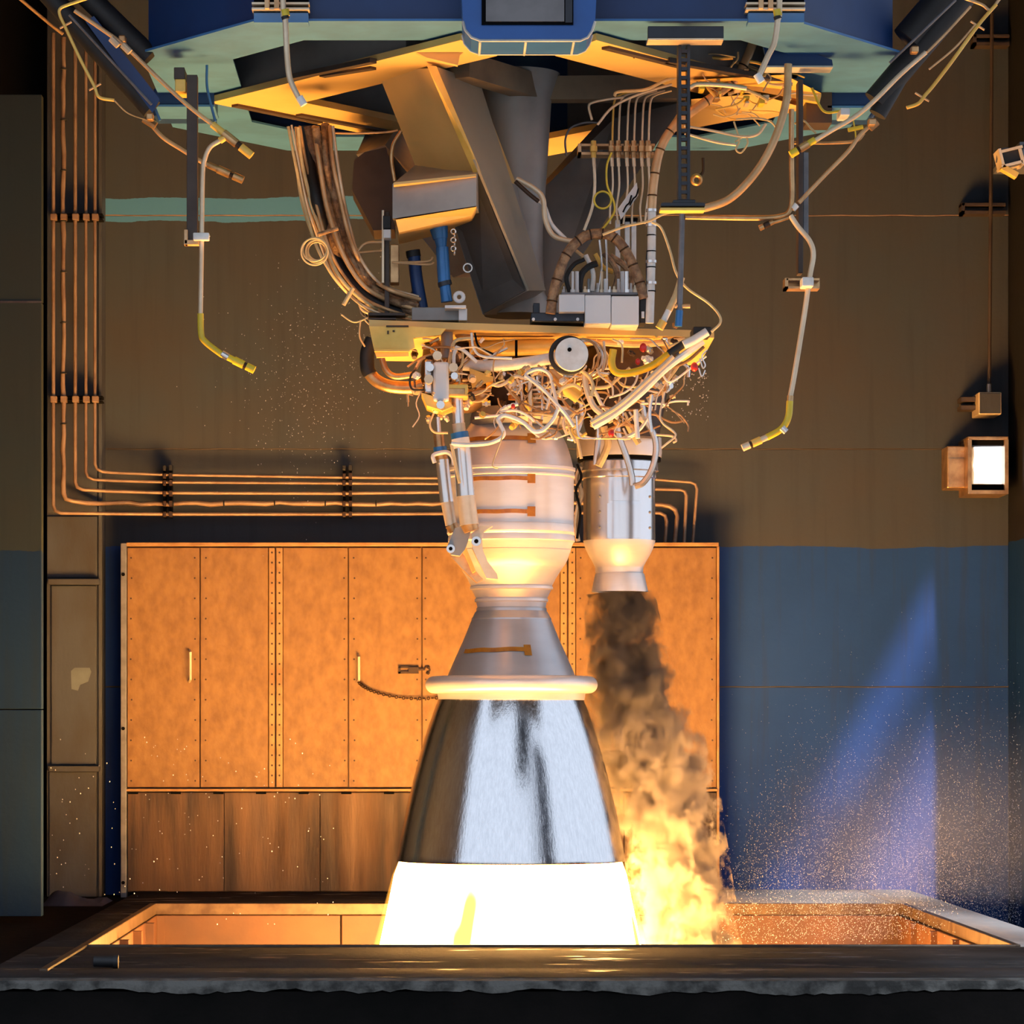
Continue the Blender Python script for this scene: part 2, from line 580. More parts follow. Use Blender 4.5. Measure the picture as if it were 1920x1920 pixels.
# floors either side and the ground outside
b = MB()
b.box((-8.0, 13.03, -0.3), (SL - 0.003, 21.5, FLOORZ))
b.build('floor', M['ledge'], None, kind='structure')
b = MB()
b.box((SR + 0.003, 13.03, -0.6), (9.0, 21.5, -0.42))
b.build('floor_right', M['concrete'], None, kind='structure')
b = MB()
b.box((-60, -60, -1.4), (60, 12.4, -1.2))
b.build('ground', mat('pale_apron', (0.36, 0.35, 0.33), 0.8), None, kind='structure')

# back wall in welded courses
wall = thing('wall_back', (1, DW, 0), 'painted steel back wall of the test bay', 'wall')
wall['kind'] = 'structure'
WX0, WX1 = P(186, 0, DW).x, P(1891, 0, DW).x
cs = [6.0, Z(404, DW), Z(842, DW), Z(1288, DW), -0.42]
for i in range(4):
    b = MB()
    b.box((WX0, DW, cs[i + 1] + 0.003), (WX1, DW + 0.05, cs[i] - 0.003), 0.003)
    b.build('wall_panel', M['wall'], wall)
for i in (1, 2, 3):
    b = MB()
    pts = [Vector((WX0 + (WX1 - WX0) * k / 60, DW + 0.003, cs[i] + 0.002 * math.sin(k * 1.7) + 0.001 * random.random())) for k in range(61)]
    b.tube(pts, 0.0045, 6, False)
    b.build('weld_bead', M['darksteel'] if i != 1 else M['wallpipe'], wall, True)
b = MB()
b.box((WX0 - 3.5, DW + 0.08, -0.5), (WX1 + 3.0, DW + 0.14, 6.0))
b.build('backing', M['dark'], wall)  # near-black sheet standing in for the unlit void behind the gaps
# right return wall with its thickness
b = MB()
b.box((WX1, 18.3, -0.42), (WX1 + 0.12, DW + 0.05, 6.0))
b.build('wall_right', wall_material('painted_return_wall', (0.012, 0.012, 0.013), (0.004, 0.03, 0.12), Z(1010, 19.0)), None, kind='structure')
# left column with recessed fields
colm = thing('trim_1', (P(138, 0, 19.3).x, 19.35, 0), 'brown painted steel column at the left of the back wall', 'column')
colm['kind'] = 'structure'
b = MB()
b.pbox(88, -160, 191, 1700, 19.34, 19.6)
b.build('column_core', M['column'], colm)
for (x0, y0, x1, y1) in ((88, -160, 182, 960), (88, 968, 182, 1083), (96, 1098, 180, 1434), (92, 1447, 180, 1690), (184, -160, 191, 1690)):
    b = MB()
    b.pbox(x0, y0, x1, y1, 19.325, 19.345, 0.004)
    b.build('column_plate', M['column'], colm)
for y in (1085, 1436):
    b = MB()
    b.pbox(90, y, 186, y + 11, 19.27, 19.345, 0.004)
    b.build('ledge', M['column'], colm)
b = MB()
b.prism([(133, 1258), (140, 1252), (168, 1252), (171, 1260), (165, 1278), (150, 1284), (146, 1295), (134, 1292)], 19.322, 19.326)
b.build('primer_patch', mat('pale_primer', (0.13, 0.16, 0.19), 0.7), colm)
# left sliding blast door, courses of plate
dr = thing('door_1', (P(20, 0, 16.6).x, 16.6, FLOORZ), 'tall painted sliding steel door at the left edge', 'door')
dr['kind'] = 'structure'
ys = [176, 566, 1330, 1719]
for i in range(3):
    b = MB()
    b.pbox(-160, ys[i] + 1, 78, ys[i + 1] - 1, 16.6, 16.68, 0.003)
    b.build('door_panel', M['door'], dr)
b = MB()
b.pbox(-160, 564, 78, 568, 16.597, 16.61)
b.build('seam_bar', M['steel_edge'], dr)
# things only seen in reflections and shade: left bay wall, roof, front pillar
b = MB()
b.box((-3.35, 13.2, -0.1), (-3.25, 19.6, 6.0))
b.build('wall_left', M['column'], None, kind='structure')
b = MB()
b.box((-3.35, 10.0, 6.0), (5.07, 19.7, 6.25))
b.box((5.34, 10.0, 6.02), (5.50, 19.7, 6.2))  # unseen edge bar, added to cast a dark stripe across the sun patch
for k in range(4):
    b.box((5.06, 10.5 + 2.4 * k, 6.05), (5.4, 10.6 + 2.4 * k, 6.15))
b.build('ceiling', mat('dark_roof_steel', (0.06, 0.055, 0.05), 0.7), None, kind='structure')
# unseen canopy and post, added to keep the sun off the front slab
cn = thing('added_shade', (6.0, -4.4, -1.2), 'unseen canopy added high over the yard to shade the slab', 'canopy')
cn['kind'] = 'structure'
b = MB()
b.box((2.6, -9.6, 14.0), (9.14, 0.6, 14.2))
b.build('added_shade_roof', M['column'], cn)
b = MB()
b.box((8.5, -4.0, -1.2), (9.0, -3.4, 14.0))
b.build('added_shade_post', M['column'], cn)
b = MB()
b.box((6.9, 4.0, -1.2), (11.0, 4.6, 9.0))
b.build('wall_front', M['column'], None, kind='structure')

# ================================================================== PIPES ON THE WALL
DC, DP = 19.17, 19.42


def conduit(x, top, yb, pts, label, w=7, m='wallpipe', r=14):
    b = MB()
    pp = [(x, top, DC), (x, yb - r, DC), (x + r * 0.3, yb - r * 0.3, DC), (x + r, yb, DC)]
    q = [P(*p) for p in pp] + [P(*p) for p in pts]
    b.tube(q, S(w, DC) / 2, 10, False)
    o = b.build('conduit', M[m], None, True, angle=1.2)
    return tag(o, label, 'pipe', 'pipes down the left column and along the wall')


conduit(100, 62, 962, [(210, 963, DC + .1), (313, 964, DP), (640, 964, DP), (1225, 961, DP), (1238, 962, DP), (1247, 967, DP), (1250, 978, DP), (1247, 1018, DP)], 'leftmost copper wall pipe, turning lowest of the five')
conduit(141, 95, 918, [(210, 921, DC + .1), (313, 924, DP), (640, 925, DP), (1232, 917, DP), (1276, 918, DP), (1284, 921, DP), (1287, 930, DP), (1283, 1018, DP)], 'middle copper wall pipe, third from the left on the column')
conduit(161, 95, 899, [(210, 901, DC + .1), (313, 904, DP), (640, 906, DP), (1090, 908, DP)], 'fourth copper wall pipe from the left, turning second highest', 6)
conduit(178, 110, 884, [(210, 886, DC + .1), (313, 890, DP), (640, 895, DP), (1232, 899, DP), (1295, 904, DP), (1304, 908, DP), (1307, 917, DP), (1299, 1018, DP)], 'rightmost copper wall pipe, turning highest of the five', 6)
# the wrapped one, lumpy with ties
b = MB()
pts = [(119, 70, DC)]
for k in range(1, 28):
    pts.append((119 + random.uniform(-1.6, 1.6), 70 + 31 * k, DC))
pts += [(119, 925, DC), (124, 936, DC), (135, 939, DC)]
for k in range(1, 40):
    pts.append((135 + 26 * k, 940 + random.uniform(-2, 2.4) + min(4, k), DC + min(.25, .06 * k)))
pts += [(1180, 944, DP), (1240, 946, DP), (1256, 949, DP), (1266, 956, DP), (1270, 968, DP), (1265, 1018, DP)]
q = [P(*p) for p in pts]
b.tube(q, [S(random.uniform(7.5, 10.5), DC) / 2 for _ in q], 9, False)
o = b.build('wrapped_cable_run', M['wallpipe'], None, True, angle=1.3)
tag(o, 'lumpy tied cable run, second from the left on the column', 'cable', 'pipes down the left column and along the wall')
ties = []
for k in range(14):
    b = MB()
    if k < 8:
        c = P(119, 130 + 95 * k, DC)
        b.torus(c, (0, 0, 1), S(5.4, DC), S(1.4, DC), 12, 5)
    else:
        c = P(230 + (k - 8) * 95, 943.5, DP)
        b.torus(c, (1, 0, 0), S(5.4, DC), S(1.4, DC), 12, 5)
    b.build('cable_tie', M['black'], o, True)


def rail_v(y, label):
    t = thing('clamp_rail', P(143, y + 10, 19.25), label, 'pipe clamp', 'clamp rails on the left column')
    b = MB()
    b.pbox(94, y - 2, 192, y + 3, DC + .03, DC + .13)
    b.pbox(94, y + 7, 192, y + 10, DC + .03, DC + .13)
    b.build('rail', M['dark'], t)
    for x in (100, 119, 141, 161, 178):
        b = MB()
        b.pbox(x - 6, y - 2, x + 6, y + 10, DC - .025, DC + .03, 0.004)
        b.build('clamp', M['wallpipe'], t)


rail_v(402, 'strut rail clamping five pipes at the teal wall strip')
rail_v(744, 'strut rail clamping five pipes below the teal strip, lower on the column')


def rail_h(x, label):
    t = thing('clamp_rail', P(x, 972, DP), label, 'pipe clamp', 'clamp rails along the back wall')
    b = MB()
    b.pbox(x - 8, 872, x - 4, 970, DP + .03, DW - .002)
    b.pbox(x + 4, 872, x + 8, 970, DP + .03, DW - .002)
    b.build('rail', M['dark'], t)
    for y in (877, 892, 905, 925, 944, 964):
        b = MB()
        b.pbox(x - 9, y - 5, x - 3, y + 5, DP - .03, DP + .03, 0.004)
        b.pbox(x + 3, y - 5, x + 9, y + 5, DP - .03, DP + .03, 0.004)
        b.build('clamp', M['black'] if y == 877 else M['rivet'], t)


rail_h(314, 'upright clamp rail on the wall pipes, nearer the left column')
rail_h(651, 'upright clamp rail on the wall pipes, nearer the engine')

# ================================================================== COPPER TONED LOCKER BEHIND THE ENGINE
DLK = 19.29
lk = thing('steel_locker', P(790, 1672, DLK), 'long copper-toned steel panel locker standing behind the engine', 'locker')
b = MB()
b.pbox(240, 1024, 1346, 1672, DLK + .02, DW - .004)
b.build('body', M['lockerlow'], lk)
for (x0, x1) in ((239, 374), (376, 503), (531, 652), (654, 790), (792, 1050), (1080, 1343)):
    b = MB()
    b.pbox(x0, 1027, x1, 1476, DLK, DLK + .022, 0.003)
    b.build('panel', M['locker'], lk)
for (x0, x1) in ((504, 515), (518, 530), (1051, 1063), (1066, 1079)):
    b = MB()
    b.pbox(x0, 1027, x1, 1476, DLK - .012, DLK + .022, 0.003)
    b.build('hinge_strip', M['locker2'], lk)
b = MB()
for x in (510, 524, 1057, 1073):
    for k in range(23):
        c = P(x, 1036 + k * 19, DLK - .012)
        b.cyl(c + Vector((0, -.004, 0)), c + Vector((0, .004, 0)), S(2.0, DLK), seg=6)
for x in (246, 366, 386, 646, 664, 782, 798, 1088, 1335):
    for k in range(12):
        c = P(x + random.uniform(-1, 1), 1046 + k * 38, DLK)
        b.cyl(c + Vector((0, -.004, 0)), c + Vector((0, .004, 0)), S(1.8, DLK), seg=6)
b.build('rivets', M['rivet'], lk, kind='stuff')
b = MB()
b.pbox(237, 1017, 1348, 1024, DLK - .03, DLK + .24, 0.003)
b.build('top_rim', M['locker2'], lk)
b = MB()
b.pbox(1344, 1024, 1349, 1672, DLK - .012, DLK + .2, 0.003)
b.build('end_trim', M['locker2'], lk)
b = MB()
b.pbox(237, 1479, 1346, 1484, DLK - .03, DLK + .02, 0.003)
b.build('mid_rail', M['locker2'], lk)
xs = [239, 420, 600, 790, 980, 1170, 1344]
for i in range(6):
    b = MB()
    b.pbox(xs[i] + .5, 1486, xs[i + 1] - .5, 1671, DLK - .003, DLK + .02, 0.002)
    b.build('kick_panel', M['lockerlow'], lk)
b = MB()
for k in range(14):
    x = 240 + 80 * k
    b.pbox(x, 1484.5, x + 19, 1489, DLK - .012, DLK)
b.build('slot_shades', M['dark'], lk, kind='stuff')
po = MB().pbox(226, 1018, 237, 1688, DLK - .04, DLK + .2, 0.004).build('end_post', M['greysteel'], lk)
b = MB()
for y in (1077, 1366, 1655):
    c = P(231, y, DLK - .04)
    b.cyl(c + Vector((0, -.006, 0)), c, S(3.4, DLK), seg=10)
b.build('bolt', M['dark'], po)
for x, y0, y1, m in ((357, 1219, 1278, 'palepipe'), (673, 1228, 1279, 'palepipe')):
    b = MB()
    b.tube([P(x - 2, y0, DLK), P(x, y0 + 4, DLK - .05), P(x, y1 - 4, DLK - .05), P(x - 2, y1, DLK)], S(2.6, DLK), 8, False)
    b.build('handle', M[m], lk, True)
# hasp and chain
b = MB()
b.pbox(747, 1249, 785, 1253, DLK - .02, DLK, .002)
b.pbox(747, 1259, 785, 1263, DLK - .02, DLK, .002)
b.pbox(747, 1249, 751, 1263, DLK - .02, DLK, .002)
b.pbox(766, 1251, 784, 1262, DLK - .03, DLK, .002)
b.pbox(784, 1254, 796, 1257, DLK - .02, DLK, .002)
for y in (1251, 1262):
    b.ball(P(803, y, DLK - .01), S(3.4, DLK), sub=1)
b.tube([P(795, 1256, DLK - .01), P(799, 1250, DLK - .01), P(806, 1256, DLK - .01), P(799, 1263, DLK - .01)], S(1.4, DLK), 6)
b.build('hasp', M['rivet'], lk)
b = MB()
cp = cr([P(672, 1279, DLK - .04), P(686, 1290, DLK - .03), P(712, 1300, DLK - .02), P(760, 1309, DLK - .02), P(822, 1308, DLK - .02), P(870, 1298, DLK - .02)], 8)
for i, p in enumerate(cp[:-1]):
    q = cp[i + 1]
    dv = (q - p).normalized()
    ax = Vector((0, 1, 0)) if i % 2 else Vector((0, .2, 1))
    b.torus((p + q) / 2, ax.cross(dv).cross(dv) if i % 2 else ax, S(2.6, DLK), S(.9, DLK), 8, 4)
b.build('chain', M['rivet'], lk)

# ================================================================== FLOOD LAMP AND CONDUIT, RIGHT
lamp = thing('flood_lamp', P(1852, 930, 19.4), 'lit square flood lamp on the right of the back wall', 'lamp')
b = MB()
b.pbox(1815, 818, 1891, 824, 19.16, 19.5, .004)
b.pbox(1815, 919, 1891, 926, 19.16, 19.5, .004)
b.pbox(1815, 824, 1822, 919, 19.16, 19.5, .004)
b.pbox(1884, 824, 1891, 919, 19.16, 19.5, .004)
b.pbox(1821, 823, 1885, 920, 19.3, 19.52)
b.build('housing', M['bronze'], lamp)
b = MB()
b.pbox(1822, 824, 1884, 835, 19.2, 19.3)
b.pbox(1822, 908, 1884, 919, 19.2, 19.3)
b.build('reflector', M['dark'], lamp)
b = MB()
b.prism([(1827, 838), (1879, 837), (1880, 855), (1883, 872), (1880, 890), (1879, 907), (1827, 906), (1828, 888), (1826, 872), (1828, 852)], 19.27, 19.295)
b.build('lamp_lens', emat('lamp_glow', (1.0, 0.98, 1.0), 3.0), lamp)
b = MB()
b.pbox(1776, 836, 1813, 915, 19.3, 19.52, .006)
b.pbox(1795, 838, 1812, 846, 19.29, 19.31, .002)
b.pbox(1780, 860, 1808, 908, 19.29, 19.31, .002)
b.build('ballast_box', M['bronze'], lamp)
for y in (841, 897):
    MB().pbox(1810, y, 1818, y + 6, 19.26, 19.4).build('hinge', M['rivet'], lamp)
jb = thing('junction_box', P(1856, 778, 19.4), 'small square junction box above the flood lamp', 'box')
MB().pbox(1835, 735, 1878, 777, 19.25, 19.5, .006).build('case', M['palepipe'], jb)
MB().pbox(1837, 737, 1876, 775, 19.243, 19.252, .003).build('cover', M['column'], jb)
b = MB()
b.pbox(1802, 744, 1836, 753, 19.36, 19.5, .002)
b.pbox(1802, 760, 1836, 768, 19.36, 19.5, .002)
b.pbox(1802, 744, 1836, 768, 19.48, 19.548)
b.build('strut_stub', M['darksteel'], jb)
b = MB()
b.ptube([(1860, 24), (1859, 200), (1857, 480), (1855, 722)], 19.38, 7, n=3)
o = b.build('lamp_conduit', M['darksteel'], None, True)
tag(o, 'tall thin conduit feeding the junction box on the right wall', 'pipe')
b = MB()
b.cyl(P(1855, 720, 19.38), P(1855, 735, 19.38), S(5, 19.4), seg=10)
b.build('conduit_nut', M['steel'], o, True)
for (x0, x1, y, lb) in ((1803, 1886, 380, 'rusty strut bracket behind the conduit, lower of two'), (1825, 1893, 64, 'rusty strut bracket behind the conduit, upper of two')):
    b = MB()
    b.pbox(x0, y, x1, y + 6, 19.44, 19.55, .002)
    b.pbox(x0, y + 15, x1, y + 21, 19.44, 19.55, .002)
    b.pbox(x0, y, x0 + 6, y + 21, 19.44, 19.55, .002)
    b.pbox(x0, y, x1, y + 21, 19.52, 19.549)
    tag(b.build('strut_bracket', M['darksteel'], None), lb, 'bracket', 'strut brackets of the lamp conduit')
wc = thing('wall_camera', P(1900, 335, 17.5), 'small camera in a bracket at the right edge of the bay', 'camera')
b = MB()
R = Matrix.Rotation(math.radians(-14), 4, 'Y')


def rbox(b, c, sx, sy, sz, R, bev=0.0):
    n0 = len(b.bm.verts)
    b.box((-sx, -sy, -sz), (sx, sy, sz), bev)
    b.bm.verts.ensure_lookup_table()
    for v in b.bm.verts[n0:]:
        v.co = R @ v.co + Vector(c)
    return b


rbox(b, P(1893, 298, 17.5), S(19, 17.5), .07, S(13, 17.5), R, .006).build('camera_body', M['black'], wc)
b = MB()
for dx, dy, sx, sz in ((0, -14, 20, 2.5), (0, 14, 20, 2.5), (-20, 0, 2.5, 15), (18, 0, 3, 15)):
    rbox(b, P(1893 + dx, 298 + dy, 17.5), S(sx, 17.5), .08, S(sz, 17.5), R)
b.build('camera_frame', M['palepipe'], wc)
rbox(MB(), P(1892, 322, 17.45), S(17, 17.5), .03, S(6, 17.5), Matrix.Rotation(math.radians(30), 4, 'Y'), .004).build('bracket_arm', M['gold'], wc)
b = MB()
b.ptube([(1868, 305), (1872, 285), (1885, 278), (1902, 282)], 17.5, 3)
b.ptube([(1905, 300), (1915, 285), (1930, 270)], 17.5, 14)
b.build('camera_mount', M['greysteel'], wc, True)
# conduit to the mount is fixed to the right return wall
b = MB()
b.pbox(1912, 266, 1990, 276, 17.55, 18.4)
b.build('mount_arm', M['greysteel'], wc)

# loose things on the ground
b = MB()
b.cyl(P(176, 1814, 13.0), P(221, 1815, 13.0), 0.021, 0.023, 14)
b.cyl(P(213, 1815, 12.99), P(222, 1815, 12.99), 0.026, 0.026, 14)
o = b.build('pipe_plug', M['black'], None, True)
o.location.z = 0.0
tag(o, 'short black pipe plug lying on the front left of the slab', 'plug')
b = MB()
g = []
for j in range(7):
    row = []
    for i in range(15):
        u, v = i / 14, j / 6
        x = P(92, 0, 18.6).x + u * (P(205, 0, 18.6).x - P(92, 0, 18.6).x)
        y = 18.2 + v * .6
        e = math.sin(math.pi * u) ** .4 * math.sin(math.pi * v) ** .5
        z = FLOORZ + .003 + e * (.045 + .035 * math.sin(5 * u + 2 * v) + .02 * random.random())
        row.append(b.bm.verts.new((x, y, z)))
    g.append(row)
for j in range(6):
    for i in range(14):
        b.bm.faces.new((g[j][i], g[j][i + 1], g[j + 1][i + 1], g[j + 1][i]))
o = b.build('tarpaulin', M['tarp'], None, True)
tag(o, 'crumpled blue tarpaulin on the floor at the foot of the column', 'tarp')

# ================================================================== OVERHEAD DECK (OCTAGON)
DX, DY, ZF = 0.368, 16.0, 3.90


def octa(h, w, fy):
    """half front length h, half width w, front half depth fy"""
    k = 15.08 - DY
    return [Vector((DX - h, DY - fy)), Vector((DX + h, DY - fy)), Vector((DX + w, DY + k)), Vector((DX + w, DY - k)),
            Vector((DX + h, DY + fy)), Vector((DX - h, DY + fy)), Vector((DX - w, DY - k)), Vector((DX - w, DY + k))]


def inset(poly, t):
    n = len(poly)
    out = []
    for i in range(n):
        a, b, c = poly[i - 1], poly[i], poly[(i + 1) % n]
        d1, d2 = (b - a).normalized(), (c - b).normalized()
        n1, n2 = Vector((-d1.y, d1.x)), Vector((-d2.y, d2.x))
        bis = (n1 + n2).normalized()
        out.append(b + bis * (t / max(0.2, bis.dot(n1))))
    return out


deck = thing('overhead_deck', (DX, DY, ZF), 'octagonal blue steel deck with mint-green underside above the engine', 'deck')
OC = octa(1.14, 1.68, 1.6)
I0, I1, I2, I3 = OC, inset(OC, 0.40), inset(OC, 0.035), inset(OC, 0.33)
for i in range(8):
    j = (i + 1) % 8
    e = 0.004
    b = MB()
    b.zprism([I0[i], I0[j], I1[j], I1[i]], ZF, ZF + 0.010)
    b.build('flange', M['mint'], deck)
    b = MB()
    b.zprism([I2[i], I2[j], I3[j], I3[i]], ZF + 0.011, ZF + 2.05)
    b.build('web', M['deckblue'], deck)
# cross members seen under the deck sides
for (x0, y0, x1, y1, d) in ((288, 166, 402, 196, 16.02), (1552, 172, 1640, 198, 16.02)):
    MB().pbox(x0, y0, x1, y1, d, d + .25, .004).build('cross_beam', M['deckblue'], deck)
    MB().pbox(x0, y1, x1, y1 + 4, d - .02, d + .3).build('cross_flange', M['mint'], deck)
    MB().pbox(x0, y1 + 8, x1, y1 + 22, d + .3, d + .5, .004).build('cross_beam', M['deckblue'], deck)
MB().pbox(1512, 122, 1560, 230, 16.0, 16.2).build('hanger_plate', M['darksteel'], deck)
MB().prism([(1428, 70), (1450, 74), (1560, 112), (1562, 124), (1440, 124)], 15.1, 15.14).build('web_plate', M['deckblue'], deck)
MB().pbox(1438, 123, 1562, 126, 15.07, 15.2).build('plate_edge', M['line'], deck)
# corner gussets where the posts go up
for (x0, x1) in ((476, 578), (1403, 1508)):
    b = MB()
    b.pbox(x0, 24, x1, 42, 14.36, 14.46)
    b.build('post_foot', M['mint'], deck)
    b = MB()
    for y in (4, 14):
        b.pbox(x0 - 4, y, x1 + 2, y + 4, 14.33, 14.46)
    b.build('post_plate', M['palepipe'], deck)
    MB().pbox(x0, -420, x1, 24, 14.38, 14.46).build('post', M['dark'], deck)
    b = MB()
    for x in (x0 + 20, x0 + 38):
        b.pbox(x, -420, x + 9, 16, 14.31, 14.34, .003)
    b.build('post_bar', M['pipe'], deck)
# rounded centre cabinet hanging on the front
cab = thing('deck_cabinet', P(990, 75, 14.1), 'bright blue rounded cabinet with a dark window on the deck front', 'cabinet')
DF, DBK = 14.08, 14.37
out = [(846, -420), (868, 40), (872, 56), (884, 70), (900, 76), (1088, 76), (1102, 70), (1110, 58), (1116, 40), (1140, -420)]
MB().prism(out, DF, DBK).build('shell', M['boxblue'], cab)
b = MB()
low = [P(x, y, DF) for x, y in out[1:-1]]
b.tube(low, .0055, 6, False)
b.tube([Vector((p.x, DBK - .01, p.z)) for p in low], .0055, 6, False)
for i in (2, 4):
    pass
za = P(0, 76, DF).z
for x in (900, 986, 1076):
    xx = P(x, 0, DF).x
    b.tube([(xx, DF, za - .003), (xx, DBK - .01, za - .003)], .0055, 6, False)
b.build('white_rim', M['line'], cab, True)
b = MB()
b.pbox(903, -180, 1075, 46, DF - .012, DF + .02)
b.build('window_frame', M['dark'], cab)
b = MB()
b.pbox(911, -170, 1058, 40, DF - .02, DF)
b.build('window_pane', mat('grey_pane', (0.20, 0.19, 0.20), 0.35), cab)
MB().pbox(1060, -170, 1073, 42, DF - .022, DF).build('window_post', M['slot'], cab)

# ================================================================== THRUST FRAME
tf = thing('thrust_frame', (EX, EY, 2.75), 'grey thrust frame with flame-lit legs hanging under the deck', 'frame')
ZT = 3.86
sq = [Vector((-1.07, 16.05)), Vector((0.10, 14.60)), Vector((0.68, 14.60)), Vector((1.83, 16.05)), Vector((0.38, 17.75))]
q1, q2, q3 = inset(sq, 0.34), inset(sq, 0.03), inset(sq, 0.10)
for i in (0, 2, 3, 4):
    j = (i + 1) % 5
    MB().zprism([sq[i], sq[j], q1[j], q1[i]], ZT, ZT + .03).build('base_plate', M['frame'], tf)
    f = lambda v, w: v + (w - v) * .22
    a_, b_, c_, d_ = q2[i], q2[j], q3[j], q3[i]
    if i == 0:
        b_, c_ = f(b_, a_), f(c_, d_)
    if i == 2:
        a_, d_ = f(a_, b_), f(d_, c_)
    MB().zprism([a_, b_, c_, d_], ZT + .03, ZT + .55).build('side_plate', M['cone'], tf)
# slotted rails bolted along the plates
for (a, c) in (((545, 150), (700, 118)), ((604, 145), (700, 130)), ((440, 200), (600, 232)), ((560, 218), (720, 248)), ((1135, 92), (1280, 128)), ((1250, 118), (1500, 160))):
    p, q = P(a[0], a[1], 1), P(c[0], c[1], 1)
    dd = [(ZT - CZ - .012) * F / (VY - v[1]) for v in (a, c)]
    p, q = P(a[0], a[1], dd[0]), P(c[0], c[1], dd[1])
    b = MB()
    t = (q - p).normalized()
    s = Vector((-t.y, t.x, 0)) * .02
    b.hexa([p - s, p + s, q + s, q - s, p - s + Vector((0, 0, .022)), p + s + Vector((0, 0, .022)), q + s + Vector((0, 0, .022)), q - s + Vector((0, 0, .022))])
    b.build('slotted_rail', M['darksteel'], tf)


def hx(pts):
    return MB().hexa([P(*p) for p in pts])


# front left leg: bright outer face, grey inner face; the inner faces lie in one plane
def on_plane(x, y, A, B, C):
    nrm = (B - A).cross(C - A)
    o = Vector((0, 0, CZ))
    dv = P(x, y, 1.0) - o
    return o + dv * ((A - o).dot(nrm) / dv.dot(nrm))


E0, E2, F0 = P(815, 127, 15.12), P(988, 546, 15.58), P(895, 154, 15.62)
E1 = on_plane(902, 326, E0, E2, F0)
F1, F2 = on_plane(968, 346, E0, E2, F0), on_plane(1019, 546, E0, E2, F0)
e1 = E1.y
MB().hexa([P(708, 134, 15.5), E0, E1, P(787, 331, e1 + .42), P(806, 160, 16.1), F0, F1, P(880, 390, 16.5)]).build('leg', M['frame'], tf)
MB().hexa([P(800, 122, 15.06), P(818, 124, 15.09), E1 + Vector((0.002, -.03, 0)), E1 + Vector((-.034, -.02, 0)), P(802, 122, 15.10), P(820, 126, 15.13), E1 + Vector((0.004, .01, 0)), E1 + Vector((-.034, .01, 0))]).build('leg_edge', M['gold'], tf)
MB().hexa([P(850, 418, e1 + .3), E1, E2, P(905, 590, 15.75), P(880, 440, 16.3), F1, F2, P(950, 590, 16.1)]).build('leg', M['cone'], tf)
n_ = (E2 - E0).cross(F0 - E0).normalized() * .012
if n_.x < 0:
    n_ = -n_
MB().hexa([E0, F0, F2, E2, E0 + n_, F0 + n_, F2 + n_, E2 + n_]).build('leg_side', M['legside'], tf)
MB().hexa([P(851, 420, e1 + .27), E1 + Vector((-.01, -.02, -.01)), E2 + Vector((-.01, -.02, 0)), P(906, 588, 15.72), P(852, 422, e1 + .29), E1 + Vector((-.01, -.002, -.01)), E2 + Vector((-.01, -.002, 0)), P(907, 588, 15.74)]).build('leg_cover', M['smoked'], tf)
# right leg behind
hx([(1152, 222, 16.4), (1285, 190, 16.0), (1036, 562, 15.95), (900, 470, 16.15), (1160, 190, 16.7), (1290, 150, 16.4), (1045, 540, 16.3), (920, 460, 16.5)]).build('leg', M['cone'], tf)
# rear left leg
hx([(668, 290, 16.7), (722, 272, 16.5), (905, 500, 16.2), (850, 520, 16.4), (690, 240, 17.1), (750, 230, 16.9), (930, 500, 16.5), (880, 520, 16.7)]).build('leg', M['cone'], tf)
MB().lathe([(140, 82), (190, 66), (330, 57), (430, 50), (500, 50), (548, 54), (560, 60), (592, 60)], 968, 16.0, 40).build('core', M['core'], tf, True)
# spokes from the corners to the core
for (a, c) in (((862, 146, 15.3), (1012, 190, 16.0)), ((1290, 188, 16.0), (1008, 190, 16.0))):
    p, q = P(*a), P(*c)
    t = (q - p)
    t.z = 0
    t.normalize()
    s = Vector((-t.y, t.x, 0)) * .05
    h = Vector((0, 0, .11))
    MB().hexa([p - s, p + s, q + s, q - s, p - s + h, p + s + h, q + s + h, q - s + h]).build('spoke', M['darkframe'], tf)
# upper bracket plate at the front corner
MB().prism([(776, 96), (790, 84), (862, 72), (872, 80), (876, 92), (862, 104), (858, 122), (800, 108)], 14.86, 14.9).build('corner_plate', M['frame'], tf)
MB().prism([(796, 90), (846, 78), (850, 82), (800, 95)], 14.855, 14.862).build('corner_slot', M['dark'], tf)
MB().prism([(1140, 92), (1190, 104), (1190, 109), (1140, 97)], 14.98, 14.99).build('corner_slot', M['dark'], tf)
# actuator mounting block under the left leg
hb = hx([(736, 345, 15.25), (893, 330, 15.2), (893, 386, 15.2), (736, 410, 15.25), (790, 300, 15.9), (905, 300, 15.8), (905, 415, 15.8), (742, 425, 15.9)]).build('mounting_block', M['cone'], tf)
hx([(742, 412, 15.25), (893, 388, 15.2), (885, 404, 15.3), (748, 436, 15.3), (742, 420, 15.8), (893, 408, 15.8), (885, 425, 15.8), (748, 458, 15.8)]).build('block_foot', M['frame'], tf)  # block underside, its flame glow put in with the frame colour
MB().prism([(738, 342), (893, 326), (893, 331), (738, 347)], 15.18, 15.24).build('block_lip', M['frame'], tf)
MB().prism([(664, 300), (684, 285), (724, 276), (742, 345), (740, 430), (700, 432), (660, 356)], 16.3, 16.6).build('rear_block', M['darksteel'], tf)
b = MB()
b.torus(P(877, 502, 15.55), (0, 1, .3), S(8, 15.5), S(2, 15.5), 16, 6)
b.build('lifting_eye', M['steel'], tf, True)
for (x, y0, y1) in ((850, 434, 480),):
    b = MB()
    for k in range(6):
        c = P(x + (k % 2) * 2, y0 + k * 8, 15.3)
        b.torus(c, (1, 0, 0) if k % 2 else (0, 1, 0), S(4.5, 15.3), S(1.4, 15.3), 10, 5)
    b.build('short_chain', M['steel'], tf, True)

